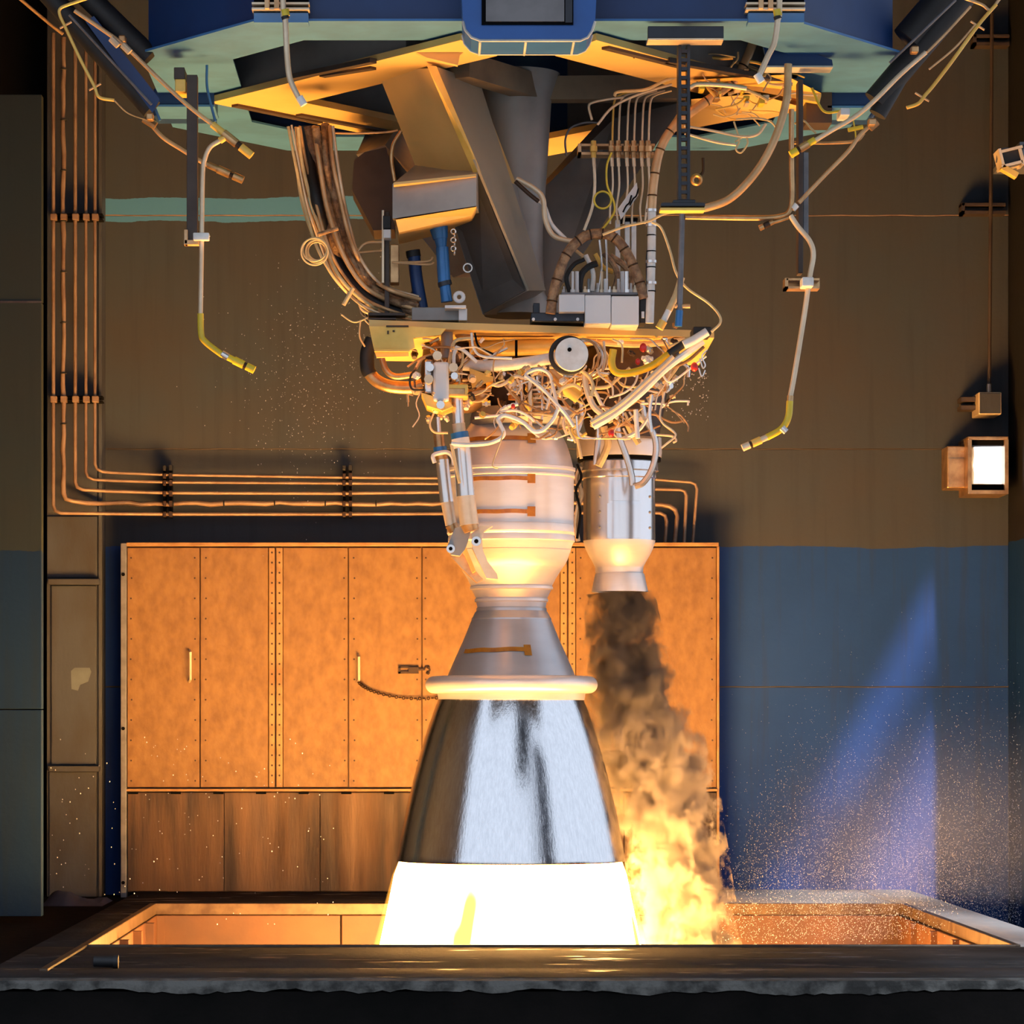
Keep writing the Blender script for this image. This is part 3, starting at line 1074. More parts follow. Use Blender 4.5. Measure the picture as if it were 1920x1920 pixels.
# ================================================================== MOUNT PLATE
pl = thing('mount_plate', P(1010, 612, 15.6), 'long flat mounting plate on top of the engine, edge lit yellow', 'plate')
z0 = Z(613, 15.3)
A, Bq = P(692, 0, 15.3), P(1338, 0, 15.75)
b = MB()
b.zprism([(A.x, 15.3), (Bq.x, 15.72), (Bq.x + .02, 16.9), (A.x + .05, 16.7)], z0, z0 + .032)
b.build('plate', M['frame'], pl)
MB().prism([(692, 612), (770, 612), (836, 616), (826, 628), (775, 634), (778, 652), (766, 658), (766, 668), (706, 670), (700, 650)], 15.29, 15.32).build('end_gusset', M['gold'], pl)
MB().pbox(702, 655, 768, 659, 15.27, 15.3).build('gusset_rib', M['gold'], pl)
b = MB()
b.pbox(724, 610, 766, 613, 15.28, 15.3)
b.pbox(726, 620, 729, 626, 15.28, 15.3)
b.pbox(736, 619, 740, 622, 15.28, 15.3)
b.build('gusset_cutouts', M['rivet'], pl, kind='stuff')
MB().pbox(772, 576, 862, 601, 15.5, 15.9, .004).build('riser_block', M['cone'], pl)
MB().pbox(860, 578, 876, 601, 15.45, 15.8, .004).build('riser_plate', M['whitebox'], pl)
rb = MB().pbox(996, 586, 1096, 603, 15.48, 15.7, .004).build('black_bracket', M['slot'], pl)
for x in (1000, 1041, 1083):
    b = MB()
    c = P(x, 599, 15.48)
    b.cyl(c + Vector((0, -.012, 0)), c, S(3, 15.5), seg=8)
    b.build('bolt', M['whitebox'], rb)
MB().pbox(1000, 568, 1012, 588, 15.6, 15.7, .003).build('bracket_tab', M['slot'], pl)

# ================================================================== ENGINE
eng = thing('rocket_engine', (EX, EY, P(0, 1614, 16).z), 'firing rocket engine with polished bell nozzle and satin chamber', 'engine')
CX = 959
MB().lathe([(778, 62), (798, 80), (815, 94), (835, 104), (860, 112), (878, 116), (879, 120), (884, 120), (886, 118.5), (892, 118.5), (893, 120), (896, 120), (898, 117), (985, 117), (986, 120), (990, 121), (1000, 121), (1004, 119), (1005, 118), (1010, 119), (1016, 119), (1018, 116), (1034, 110)], CX, 16.0, 96).build('chamber', M['chamber'], eng, True, angle=.35)
MB().lathe([(1033, 111), (1050, 105), (1061, 99), (1063, 97), (1066, 95), (1085, 83), (1099, 76), (1101, 78), (1105, 78), (1107, 74), (1122, 67), (1124, 69), (1128, 69), (1130, 66), (1140, 64)], CX, 16.0, 96).build('throat', M['chamber'], eng, True, angle=.35)
MB().lathe([(1139, 64), (1141, 66), (1146, 66), (1148, 68), (1158, 73), (1160, 75), (1163, 75), (1200, 90), (1240, 108), (1272, 122), (1276, 128)], CX, 16.0, 96).build('upper_nozzle', mat('shaded_chamber_metal', (0.56, 0.55, 0.57), 0.36, 0.55, (0.50, 0.49, 0.51), 3, stretch=(1, 1, 4)), eng, True, angle=.35)  # same metal as the chamber, its shade put in as darker grey
prof = [(1268, 130)]
for k in range(13):
    a = math.pi * (0.5 - k / 12)
    prof.append((1284 - 16 * math.sin(a), 146 + 15.5 * math.cos(a)))
prof += [(1300, 130)]
MB().lathe(prof, CX, 16.0, 96, cap=False).build('manifold_ring', M['chamber'], eng, True, angle=1.2)
MB().lathe([(1298, 139), (1312, 137), (1314, 135)], CX, 16.0, 96, cap=False).build('nozzle_collar', M['chamber'], eng, True)
bell = [(1310, 135.5), (1340, 147), (1380, 160.5), (1420, 172), (1462, 183), (1510, 194.5), (1564, 206), (1600, 212.5), (1612, 214.5), (1614, 214), (1614, 210), (1564, 201), (1462, 178), (1340, 142), (1310, 130)]
MB().lathe(bell, CX - 1, 16.0, 128, cap=False).build('bell_nozzle', M['nozzle'], eng, True, angle=.9)


def strip(x0, x1, y0, y1, rad, name, m, taper=0.0, wob=0.0):
    """thin tape lying on the turned surface: rad(y) gives its radius in pixels"""
    b = MB()
    c = P(CX, VY, 16.0)
    n = 16
    a0, a1 = math.asin((x0 - CX) / rad((y0 + y1) / 2)), math.asin((x1 - CX) / rad((y0 + y1) / 2))
    rows = []
    for off in (0.0045, 0.0005):
        for y in (y0, y1):
            row = []
            for i in range(n + 1):
                a = a0 + (a1 - a0) * i / n
                yy = y + wob * math.sin(i * .9) + taper * i
                R = S(rad(yy), 16.0) + off
                row.append(b.bm.verts.new((c.x + R * math.sin(a), 16.0 - R * math.cos(a), Z(yy, 16.0))))
            rows.append(row)
    for i in range(n):
        for p, q in ((0, 1), (1, 3), (3, 2), (2, 0)):
            b.bm.faces.new((rows[p][i], rows[p][i + 1], rows[q][i + 1], rows[q][i]))
    return b.build(name, m, eng, True)


for y in (830, 905, 966):
    r = (lambda v: 103 + max(0, (v - 830)) * .4) if y == 830 else (lambda v: 117)
    strip(868, 990, y - 4, y + 3.5, r, 'sensor_tape', M['tape'], .0, .5)
    strip(986, 1000, y - 9, y + 9, r, 'tape_tab', M['tape'])
rc = lambda v: 75 + (v - 1163) * .42
strip(872, 984, 1218, 1226, rc, 'sensor_tape', M['tape'], -.2, .6)
strip(980, 993, 1211, 1231, rc, 'tape_tab', M['tape'])

# turbine exhaust duct on the right
GX, GD = 1161, 16.3
MB().lathe([(818, 70), (822, 79), (850, 80), (858, 79), (860, 72), (868, 68)], GX, GD, 64).build('exhaust_flange', M['chamber'], eng, True, angle=.4)
MB().lathe([(866, 68), (868, 73), (884, 74), (886, 69), (890, 70), (897, 70), (899, 67.5), (1014, 67.5)], GX, GD, 64).build('exhaust_duct', M['duct'], eng, True, angle=.4)
MB().lathe([(1013, 67.5), (1018, 67), (1030, 63), (1042, 57), (1054, 50), (1062, 46), (1066, 45), (1072, 45), (1076, 44)], GX, GD, 64).build('exhaust_bowl', M['chamber'], eng, True, angle=.5)
MB().lathe([(1075, 45), (1078, 46.5), (1108, 53), (1110, 53), (1110, 50), (1080, 43)], GX + 1, GD, 64, cap=False).build('exhaust_skirt', M['chamber'], eng, True, angle=.5)


def gpanel(x0, x1, y0, y1):
    b = MB()
    c = P(GX, VY, GD)
    R0 = S(67.5, GD)
    n = 8
    a0, a1 = math.asin((x0 - GX) / 67.5), math.asin((x1 - GX) / 67.5)
    rows = []
    for off in (.005, -.003):
        for y in (y0, y1):
            rows.append([b.bm.verts.new((c.x + (R0 + off) * math.sin(a0 + (a1 - a0) * i / n), GD - (R0 + off) * math.cos(a0 + (a1 - a0) * i / n), Z(y, GD))) for i in range(n + 1)])
    for i in range(n):
        for p, q in ((0, 1), (1, 3), (3, 2), (2, 0)):
            b.bm.faces.new((rows[p][i], rows[p][i + 1], rows[q][i + 1], rows[q][i]))
    return b.build('duct_patch', M['duct'], eng, True)


gpanel(1140, 1196, 905, 943)
gpanel(1136, 1198, 948, 1012)
b = MB()
for y in (934, 963, 992):
    for x in (1122, 1216):
        a = math.asin((x - GX) / 67.5)
        c = Vector((P(GX, 0, GD).x + S(67.5, GD) * math.sin(a), GD - S(67.5, GD) * math.cos(a), Z(y, GD)))
        b.ball(c, S(3, GD), sub=1)
b.build('duct_rivets', M['cone'], eng, kind='stuff')

MB().lathe([(858, 78), (866, 78)], GX, GD, 48).build('exhaust_gap_ring', M['dark'], eng, True)
# thrust vector actuators on the left
def seg_part(name, p, q, w, d, m, w2=None, seg=20):
    b = MB()
    b.cyl(P(p[0], p[1], d), P(q[0], q[1], d), S(w, d) / 2, S(w2 or w, d) / 2, seg)
    return b.build(name, M[m], eng, True)


seg_part('actuator_rod', (821, 782), (823, 815), 9, 15.5, 'steel')
seg_part('actuator_collar', (822, 812), (825, 838), 20, 15.5, 'bronze')
seg_part('actuator_collar', (825, 838), (826, 846), 26, 15.5, 'blue')
seg_part('actuator_head', (826, 846), (829, 864), 24, 15.5, 'bronze')
seg_part('actuator_barrel', (829, 862), (838, 942), 25, 15.5, 'steel', 26)
seg_part('actuator_barrel', (838, 940), (846, 985), 24, 15.5, 'palepipe', 22)
b = MB()
b.ptube([(815, 868), (812, 855), (822, 850), (838, 848), (848, 856), (852, 872)], 15.46, 8)
b.build('actuator_loop', M['whitewrap'], eng, True)
seg_part('actuator_rod', (857, 742), (860, 796), 22, 15.4, 'steel')
seg_part('actuator_collar', (860, 794), (862, 812), 24, 15.4, 'palepipe')
seg_part('actuator_collar', (861, 811), (863, 822), 34, 15.4, 'blue')
seg_part('actuator_head', (863, 822), (866, 840), 34, 15.4, 'whitewrap')
seg_part('actuator_barrel', (866, 840), (873, 930), 33, 15.4, 'steel', 35)
seg_part('actuator_barrel', (873, 928), (880, 984), 34, 15.4, 'palepipe', 36)
seg_part('actuator_end', (846, 984), (852, 996), 24, 15.5, 'bronze', 20)
seg_part('actuator_end', (880, 983), (884, 996), 34, 15.4, 'bronze', 28)
MB().prism([(853, 990), (868, 986), (884, 990), (878, 1012), (872, 1030), (862, 1042), (846, 1040), (838, 1026), (846, 1006)], 15.42, 15.6).build('clevis', M['cone'], eng)
br = MB()
br.prism([(884, 1000), (900, 986), (924, 986), (908, 996), (904, 1010), (905, 1030), (914, 1052), (932, 1076), (934, 1086), (912, 1084), (896, 1050), (886, 1028)], 15.42, 15.52)
br.build('lower_bracket', M['palepipe'], eng)
MB().prism([(840, 1026), (862, 1030), (898, 1078), (906, 1086), (894, 1092), (866, 1066), (846, 1044)], 15.5, 15.62).build('lower_bracket', M['bronze'], eng)
MB().prism([(860, 1014), (868, 1012), (892, 1070), (886, 1074)], 15.44, 15.5).build('bracket_web', M['gold'], eng)
for (x, y, r) in ((893, 1015, 9), (845, 1029, 8)):
    c = P(x, y, 15.42)
    pv = MB().cyl(c + Vector((0, -.012, 0)), c + Vector((0, .05, 0)), S(r, 15.4), seg=20).build('pivot', M['steel'], eng, True)
    MB().cyl(c + Vector((0, -.02, 0)), c, S(r * .45, 15.4), seg=10).build('pivot_bolt', M['dark'], pv, True)

# turbopump group under the plate
MB().lathe([(634, 92), (700, 98), (760, 92), (776, 80)], 965, 16.05, 32).build('pump_gap_backing', M['bay'], eng, True)  # this and the next two: dark bodies added as shaded gaps behind tubes
MB().lathe([(640, 70), (720, 86), (800, 72), (822, 66)], 1168, 16.15, 32).build('generator_gap_backing', M['bay'], eng, True)
MB().lathe([(648, 44), (720, 52), (756, 40)], 838, 15.95, 32).build('valve_gap_backing', M['bay'], eng, True)
def tpart(name, pts, d, w, m, seg=10, n=6):
    b = MB()
    b.ptube(pts, d, w, seg, True, n)
    return b.build(name, M[m], eng, True)


tpart('duct', [(880, 655), (960, 652), (1040, 650)], 15.66, 30, 'gold', 20)
tpart('duct', [(866, 684), (920, 686), (980, 681), (1046, 670)], 15.55, 22, 'whitewrap', 20)
MB().cyl(P(968, 638, 15.6), P(968, 672, 15.6), S(2.5, 15.6), seg=8).build('duct_band', M['dark'], eng)
c = P(1072, 664, 15.2)
MB().cyl(c, c + Vector((0, .3, 0)), S(31, 15.2), S(32, 15.2), 40).build('turbopump', M['whitewrap'], eng, True, angle=.5)
MB().torus(c + Vector((-.012, .05, 0)), (0, 1, 0), S(33, 15.2), S(4.5, 15.2), 40, 8).build('turbopump_ring', M['black'], eng, True)
MB().cyl(c + Vector((-.01, -.004, .02)), c + Vector((-.01, .01, .02)), S(4, 15.2), seg=12).build('turbopump_port', M['dark'], eng)
for k in range(3):
    MB().torus(c + Vector((.05 + .018 * k, .12 + .06 * k, 0)), (.45, 1, 0), S(34 + k, 15.2), S(2.4, 15.2), 40, 6).build('turbopump_hoop', M['steel' if k % 2 else 'bronze'], eng, True)
tpart('inlet_hose', [(697, 640), (688, 665), (690, 692), (704, 712), (730, 724), (770, 727), (792, 722)], 15.6, 24, 'bronze', 16)
tpart('inlet_sleeve', [(699, 636), (689, 660), (689, 690), (694, 702)], 15.58, 27, 'black', 16)
tpart('inlet_hose', [(716, 672), (724, 694), (742, 706), (778, 702)], 15.5, 12, 'bronze', 12)
tpart('tube', [(778, 694), (770, 705), (769, 722), (776, 731), (796, 731)], 15.35, 4, 'black', 8)
MB().pbox(796, 674, 812, 738, 15.35, 15.6, .01).build('valve_block', M['steel'], eng)
MB().pbox(812, 678, 842, 752, 15.3, 15.55, .012).build('valve_block', M['whitebox'], eng)
MB().prism([(790, 736), (842, 752), (850, 762), (830, 770), (800, 760)], 15.34, 15.6).build('valve_foot', M['gold'], eng)
for (x, y, r) in ((806, 690, 8), (804, 712, 9), (820, 668, 9), (850, 690, 9), (852, 706, 7), (826, 760, 8)):
    c = P(x, y, 15.3)
    MB().cyl(c + Vector((0, -.03, 0)), c + Vector((0, .1, 0)), S(r, 15.3), S(r * .8, 15.3), 8).build('fitting', M['steel' if r < 9 else 'palepipe'], eng)
MB().ball(P(872, 742, 15.85), S(46, 15.85), (1, 1, .72), 3).build('pump_volute', M['bronze'], eng, True)
MB().pbox(832, 720, 878, 744, 15.33, 15.5, .006).build('pump_box', M['gold'], eng)
MB().pbox(838, 728, 872, 740, 15.325, 15.34, .003).build('pump_box_lid', M['bronze'], eng)
MB().lathe([(606, 8), (615, 11), (660, 12), (672, 14)], 838, 15.5, 20).build('post', M['cone'], eng, True)
MB().ball(P(868, 626, 15.6), S(16, 15.6), (1, 1, .8), 2).build('pump_dome', M['bronze'], eng, True)
MB().hexa([P(*p) for p in ((880, 690, 15.5), (925, 706, 15.5), (925, 714, 15.5), (885, 728, 15.5), (880, 694, 15.7), (925, 706, 15.7), (925, 714, 15.7), (885, 724, 15.7))]).build('gusset_arm', M['gold'], eng)
for (x, y0, y1, w, m) in ((962, 714, 742, 17, 'whitewrap'), (978, 706, 780, 6, 'steel'), (994, 712, 800, 8, 'whitewrap'), (1016, 712, 788, 5, 'steel'), (968, 750, 790, 5, 'steel'), (1028, 700, 780, 5, 'bronze')):
    seg_part('injector_post', (x, y0), (x, y1), w, 15.6, m)
seg_part('post_ring', (962, 741), (962, 750), 18, 15.6, 'tape')
for k in range(8):
    seg_part('cooling_fin', (1008, 722 + 8 * k), (1008, 725.5 + 8 * k), 26, 15.62, 'palepipe' if k % 2 else 'bronze', seg=14)
seg_part('crossover_pipe', (1034, 690), (1066, 722), 26, 15.5, 'bronze')
seg_part('crossover_pipe', (1058, 726), (1086, 746), 24, 15.4, 'gold')
MB().lathe([(768, 100), (790, 104), (800, 96)], 985, 15.95, 40).build('injector_head', M['cone'], eng, True)
tpart('yellow_hose', [(1150, 655), (1147, 682), (1156, 698), (1182, 699), (1222, 686), (1262, 658)], 15.25, 14, 'yellowhose', 14)
tpart('hose_sleeve', [(1254, 664), (1270, 653), (1284, 644)], 15.24, 15, 'black', 14)
tpart('connector', [(1282, 647), (1300, 638), (1326, 622)], 15.22, 17, 'whitewrap', 12)
MB().pbox(1300, 612, 1334, 628, 15.25, 15.45, .006).build('connector_block', M['black'], eng)
for (x, y, s) in ((1206, 652, 7), (1196, 678, 5), (1302, 688, 7), (1146, 812, 6), (1288, 662, 4), (962, 762, 4)):
    MB().ball(P(x, y, 15.25), S(s, 15.25), (1, 1, 1.3), 2).build('red_cap', M['red'], eng, True)
for (pts, w, m, d) in (
    ([(1112, 800), (1150, 778), (1200, 738), (1250, 690), (1318, 640)], 13, 'whitewrap', 15.25),
    ([(1108, 792), (1160, 760), (1210, 716), (1262, 668)], 9, 'palepipe', 15.2),
    ([(1124, 800), (1121, 832), (1117, 872)], 12, 'steel', 15.95),
    ([(1132, 800), (1140, 828), (1134, 850), (1122, 874)], 14, 'cable', 15.93),
    ([(1158, 786), (1160, 815), (1174, 855), (1184, 890), (1186, 910)], 12, 'steel', 15.93),
    ([(1203, 752), (1210, 785), (1226, 815), (1230, 845), (1222, 880), (1206, 905), (1190, 912)], 12, 'steel', 15.9),
    ([(1168, 775), (1182, 805), (1198, 832)], 12, 'cable', 15.9),
    ([(1192, 768), (1194, 800), (1196, 822)], 9, 'whitewrap', 15.3),
    ([(1222, 740), (1218, 775), (1222, 810)], 7, 'steel', 15.3),
    ([(1246, 735), (1238, 785), (1262, 808), (1266, 818), (1250, 832), (1240, 840)], 4, 'palepipe', 15.3),
    ([(1230, 815), (1260, 818), (1268, 826), (1262, 830)], 4, 'palepipe', 15.32),
    ([(846, 832), (880, 834), (920, 830), (944, 816), (938, 796), (934, 786), (948, 779), (978, 790), (1000, 808), (1018, 806), (1036, 788), (1046, 768)], 8, 'whitewrap', 15.3),
    ([(846, 832), (850, 850), (856, 880), (862, 906)], 6, 'cable', 15.3),
    ([(985, 704), (1020, 732), (1060, 776), (1076, 800)], 7, 'whitewrap', 15.3),
    ([(986, 712), (988, 700), (1010, 692), (1030, 702), (1038, 730), (1046, 768)], 7, 'whitewrap', 15.35),
    ([(1045, 738), (1055, 728), (1075, 722), (1090, 730)], 7, 'cable', 15.3),
    ([(945, 808), (938, 830), (924, 868), (926, 876), (934, 878)], 2.5, 'cable', 15.25),
    ([(813, 775), (806, 795), (814, 810), (840, 812)], 4, 'cable', 15.4),
    ([(884, 624), (888, 652), (905, 668), (960, 672)], 5, 'whitewrap', 15.35),
    ([(890, 624), (898, 650), (925, 664)], 4, 'dark', 15.34),
    ([(1096, 702), (1100, 730), (1112, 760), (1128, 776)], 12, 'palepipe', 15.3),
    ([(1030, 688), (1070, 688), (1100, 702), (1112, 724), (1108, 744)], 7, 'cable', 15.28),
    ([(1132, 640), (1134, 670), (1130, 695)], 5, 'palepipe', 15.4),
    ([(1148, 636), (1166, 648), (1166, 680)], 4, 'cable', 15.3),
    ([(1240, 700), (1258, 716), (1300, 686), (1324, 668)], 4, 'whitewrap', 15.3),
    ([(1260, 690), (1290, 676), (1320, 650)], 6, 'bronze', 15.35),
    ([(1312, 672), (1318, 690), (1322, 684), (1316, 668), (1326, 656)], 3, 'steel', 15.25),
    ([(1310, 690), (1316, 706), (1322, 694)], 3, 'steel', 15.25),
    ([(1100, 640), (1200, 646), (1300, 634)], 12, 'cable', 15.7),
    ([(1080, 770), (1065, 788), (1070, 812), (1080, 830)], 5, 'cable', 15.35),
    ([(1086, 790), (1072, 806), (1084, 820), (1100, 812)], 5, 'gold', 15.35),
    ([(1092, 780), (1080, 796), (1060, 800)], 5, 'cable', 15.35),
    ([(1078, 806), (1086, 840), (1090, 860)], 6, 'cable', 15.5),
    ([(1088, 875), (1082, 900), (1090, 925), (1084, 950), (1080, 985), (1084, 1015)], 9, 'bronze', 15.7),
    ([(1082, 870), (1090, 895), (1080, 920), (1088, 960), (1082, 1010)], 5, 'dark', 15.68),
):
    tpart('tube', pts, d, w, m, 8, 6)
# tight bundle of small instrument tubing, hand-bent look
rt = random.Random(21)
def region(x):
    lo = 640
    hi = 800 if x > 940 else 770
    return lo, hi


for k in range(150):
    if k < 112:
        x = rt.uniform(930, 1265)
        y = rt.uniform(690, 815) - max(0, x - 1160) * .45
    else:
        x = rt.uniform(760, 930)
        y = rt.uniform(640, 745)
    pts = [(x, y)]
    a = rt.uniform(0, 6.28)
    for i in range(rt.randint(2, 4)):
        a += rt.uniform(-.8, .8)
        L = rt.uniform(14, 34)
        x += L * math.cos(a)
        y += L * math.sin(a) * .9
        x = min(max(x, 765), 1290)
        y = min(max(y, 635), 822)
        pts.append((x, y))
    tpart('tube', pts, rt.uniform(15.3, 15.68), rt.choice((2.5, 3, 3, 4, 4, 5, 7)), rt.choice(('palepipe', 'bronze', 'steel', 'whitewrap', 'cable', 'bronze', 'brownhose')), 6, 4)
for k in range(110):
    x = rt.uniform(775, 1270)
    y = rt.uniform(640, 800) - max(0, x - 1160) * .35
    d = rt.uniform(15.3, 15.7)
    c = P(x, y, d)
    ax = Vector((rt.uniform(-1, 1), rt.uniform(-.6, .6), rt.uniform(-1, 1))).normalized() * S(rt.uniform(5, 11), d)
    r = S(rt.uniform(3, 6.5), d)
    b = MB()
    b.cyl(c - ax, c + ax, r, r, 8)
    b.cyl(c - ax * .3, c + ax * .3, r * 1.4, r * 1.4, 6)
    b.build('fitting', M[rt.choice(('steel', 'bronze', 'palepipe', 'whitewrap', 'rivet', 'gold'))], eng)

# ================================================================== WATER SPRAY PIPES AND ARMS, LEFT
def wire(name, pts, d, w, m, label, cat, group=None, seg=8, n=6, smooth=True):
    b = MB()
    b.ptube(pts, d, w, seg, smooth, n)
    o = b.build(name, M[m], None, True, angle=1.3)
    return tag(o, label, cat, group)


def sub(o, name, pts, d, w, m, seg=12, n=4, smooth=False):
    b = MB()
    b.ptube(pts, d, w, seg, smooth, n)
    return b.build(name, M[m], o, True)


def nozzle_tip(o, p, q, d, w, m='gold', m2='bronze'):
    """stepped spray head from p to q"""
    p, q = Vector(p), Vector(q)
    L = lambda t: tuple(p + (q - p) * t)
    sub(o, 'spray_collar', [L(0), L(.3)], d, w * .8, m)
    sub(o, 'spray_head', [L(.28), L(.62)], d, w, m2)
    sub(o, 'spray_nut', [L(.62), L(.72)], d, w * .75, 'rivet', 8)
    sub(o, 'spray_tip', [L(.72), L(1)], d, w * .95, m)


o = wire('spray_pipe', [(140, 20), (190, 54), (236, 88), (300, 150), (355, 200), (402, 236)], 14.75, 8, 'pipe', 'upper spray pipe along the left arm, ending in a brass tee', 'pipe')
nozzle_tip(o, (398, 233), (472, 292), 14.75, 17)
sub(o, 'tee_branch', [(424, 256), (412, 264)], 14.75, 13, 'gold')
for x, y in ((214, 80), (236, 92)):
    sub(o, 'pipe_clamp', [(x - 6, y - 8), (x + 8, y + 6)], 14.72, 13, 'palepipe', 8)
o = wire('spray_pipe', [(412, 264), (394, 276), (384, 298), (380, 330), (378, 460), (376, 592)], 14.9, 9, 'palepipe', 'long drop spray pipe hanging at the left with a yellow elbow', 'pipe')
sub(o, 'yellow_elbow', [(376, 588), (377, 625), (384, 640), (412, 662), (424, 668)], 14.9, 12, 'yellow', 12, 5, True)
sub(o, 'elbow_ring', [(416, 663), (428, 670)], 14.9, 14, 'steel')
nozzle_tip(o, (424, 668), (477, 694), 14.9, 16, 'yellow', 'yellow')
hg = thing('pipe_hanger', P(360, 460, 15.0), 'flat dark hanger bar holding the left drop pipe', 'hanger')
MB().pbox(350, 140, 370, 452, 15.0, 15.06, .003).build('hanger_bar', M['darksteel'], hg)
b = MB()
b.pbox(345, 430, 352, 458, 14.98, 15.04, .003)
b.pbox(345, 450, 372, 458, 14.98, 15.04, .003)
b.build('hanger_foot', M['pipe'], hg)
b = MB()
b.torus(P(380, 443, 14.93), (0, 0, 1), S(10, 15), S(4, 15), 16, 6)
b.pbox(362, 436, 392, 450, 14.86, 14.9, .004)
b.build('clamp', M['whitewrap'], hg, True)
b = MB()
b.pbox(326, 126, 346, 148, 15.0, 15.2, .003)
b.build('beam_clip', M['darksteel'], hg)
b = MB()
b.pbox(328, 148, 348, 172, 15.0, 15.15, .004)
b.build('beam_clip', M['gold'], hg)
o = wire('spray_pipe', [(282, 232), (306, 258), (340, 280), (372, 300), (392, 311)], 15.3, 8, 'pipe', 'lower spray pipe passing behind the left hanger bar', 'pipe')
nozzle_tip(o, (390, 309), (456, 338), 15.3, 16, 'bronze', 'bronze')
sub(o, 'pipe_clamp', [(270, 222), (292, 236)], 15.25, 16, 'bronze', 8)
o = wire('guard_pipe', [(420, -90), (166, -4), (130, 8), (113, 16), (112, 28), (122, 50), (150, 110), (176, 160), (186, 182), (214, 188)], 14.5, 6, 'gold', 'thin bent yellow pipe outside the left arm', 'pipe')
for x, y in ((124, 48), (179, 164)):
    sub(o, 'pipe_clamp', [(x - 12, y + 5), (x + 10, y - 7)], 14.5, 4, 'pipe', 6)
wire('guard_wire', [(214, 188, 14.5), (240, 212, 14.8), (278, 226, 15.24)], 14.6, 3, 'greysteel', 'thin wire under the left arm', 'wire')
wire('feed_pipe', [(-160, -170), (66, 22), (118, 64)], 18.9, 6, 'pipe', 'slanting copper feed pipe above the left column', 'pipe')
arm = thing('water_arm', P(200, 150, 15.1), 'dark blue-black support arm slanting under the deck on the left', 'arm')
for pts, w, m in (([(-90, -213), (285, 205)], 40, 'black'), ([(-46, -210), (282, 108)], 42, 'black')):
    b = MB()
    b.ptube(pts, 15.1, w, 20, False)
    b.build('arm_tube', M[m], arm, True)
hx([(160, 40, 15.05), (176, 30, 15.05), (300, 186, 15.05), (286, 212, 15.05), (160, 40, 15.25), (176, 30, 15.25), (300, 186, 15.25), (286, 212, 15.25)]).build('arm_plate', M['deckblue'], arm)
b = MB()
b.ptube([(130, 28), (284, 196)], 15.0, 5, 8, False)
b.build('arm_trim', M['greysteel'], arm, True)
for x, y in ((228, 72), (280, 218)):
    MB().pbox(x - 6, y - 7, x + 7, y + 6, 14.9, 14.96, .006).build('arm_clamp', M['bronze'], arm)
for (pts, lb) in (([(282, 172), (286, 190), (296, 216), (300, 226)], 'short pale hook rod beside the left arm end'), ([(388, 122), (388, 160), (394, 190), (404, 228)], 'thin pale rod in front of the left frame corner')):
    wire('hook_rod', pts, 15.15, 5, 'mint', lb, 'rod')
for (x, t, w, pts, lb) in ((533, -20, 11, [(528, -420), (530, -20), (535, 40), (538, 100), (543, 145), (556, 176), (564, 188)], 'bright conduit hanging from the deck, left of the centre cabinet'), (1440, -20, 11, [(1464, -420), (1462, -20), (1458, 40), (1452, 80), (1440, 105), (1422, 145)], 'bright conduit hanging from the deck, right of the centre cabinet')):
    o = wire('deck_conduit', pts, 14.25, w, 'palepipe', lb, 'pipe')
    p = pts[-1]
    sub(o, 'end_fitting', [(p[0] - 3, p[1] - 6), (p[0] + 6, p[1] + 9)], 14.25, 15, 'whitewrap')
    q = pts[2]
    sub(o, 'conduit_band', [(q[0] - 1, q[1] - 22), (q[0] + 1, q[1] - 10)], 14.25, 16, 'yellow')
    sub(o, 'conduit_band', [(q[0] - 1, q[1] - 10), (q[0] + 1, q[1] - 4)], 14.25, 15, 'black')

# ================================================================== RIGHT SIDE PIPES
arm = thing('water_arm', P(1680, 130, 15.1), 'dark blue-black support arm slanting under the deck on the right', 'arm')
for pts, w in (([(1980, -210), (1640, 190)], 46), ([(1920, -182), (1700, 75)], 60), ([(1700, 120), (1645, 215)], 34)):
    b = MB()
    b.ptube(pts, 15.1, w, 20, False)
    b.build('arm_tube', M['black'], arm, True)
b = MB()
b.ptube([(1792, 0), (1668, 118)], 14.98, 5, 8, False)
b.build('arm_trim', M['greysteel'], arm, True)
for x, y in ((1716, 92), (1636, 228)):
    MB().pbox(x - 7, y - 7, x + 7, y + 6, 14.9, 14.96, .006).build('arm_clamp', M['bronze'], arm)
for (pts, w, m, lb) in (([(1800, -6), (1840, 8), (1858, 18), (1880, -10), (1990, -150)], 6, 'pipe', 'bent copper pipe end at the top right corner'),
                        ([(1868, 8), (1835, 46), (1790, 108), (1752, 158), (1735, 178), (1722, 194), (1700, 202)], 7, 'gold', 'thin bent yellow pipe outside the right arm'),
                        ([(1830, 45), (1790, 90), (1742, 130)], 4, 'pipe', 'thin copper wire pipe beside the right arm'),
                        ([(1820, 12), (1770, 66), (1738, 98)], 5, 'pipe', 'thin copper pipe lying on the right arm')):
    o = wire('guard_pipe', pts, 14.5, w, m, lb, 'pipe')
    if w == 7:
        for x, y in ((1832, 48), (1728, 182)):
            sub(o, 'pipe_clamp', [(x - 12, y - 8), (x + 14, y + 8)], 14.5, 4, 'pipe', 6)
o = wire('spray_pipe', [(1736, 98), (1690, 138), (1640, 188), (1604, 218), (1560, 244), (1524, 266)], 14.8, 9, 'palepipe', 'upper spray pipe under the right arm, ending in a brass head', 'pipe')
nozzle_tip(o, (1528, 262), (1482, 290), 14.8, 16, 'yellow', 'bronze')
o = wire('spray_pipe', [(1640, 228), (1612, 254), (1590, 284), (1545, 330), (1498, 380)], 15.0, 8, 'pipe', 'slanting copper pipe joining the right drop pipe', 'pipe')
sub(o, 'pipe_clamp', [(1630, 240), (1644, 228)], 15.0, 16, 'bronze', 8)
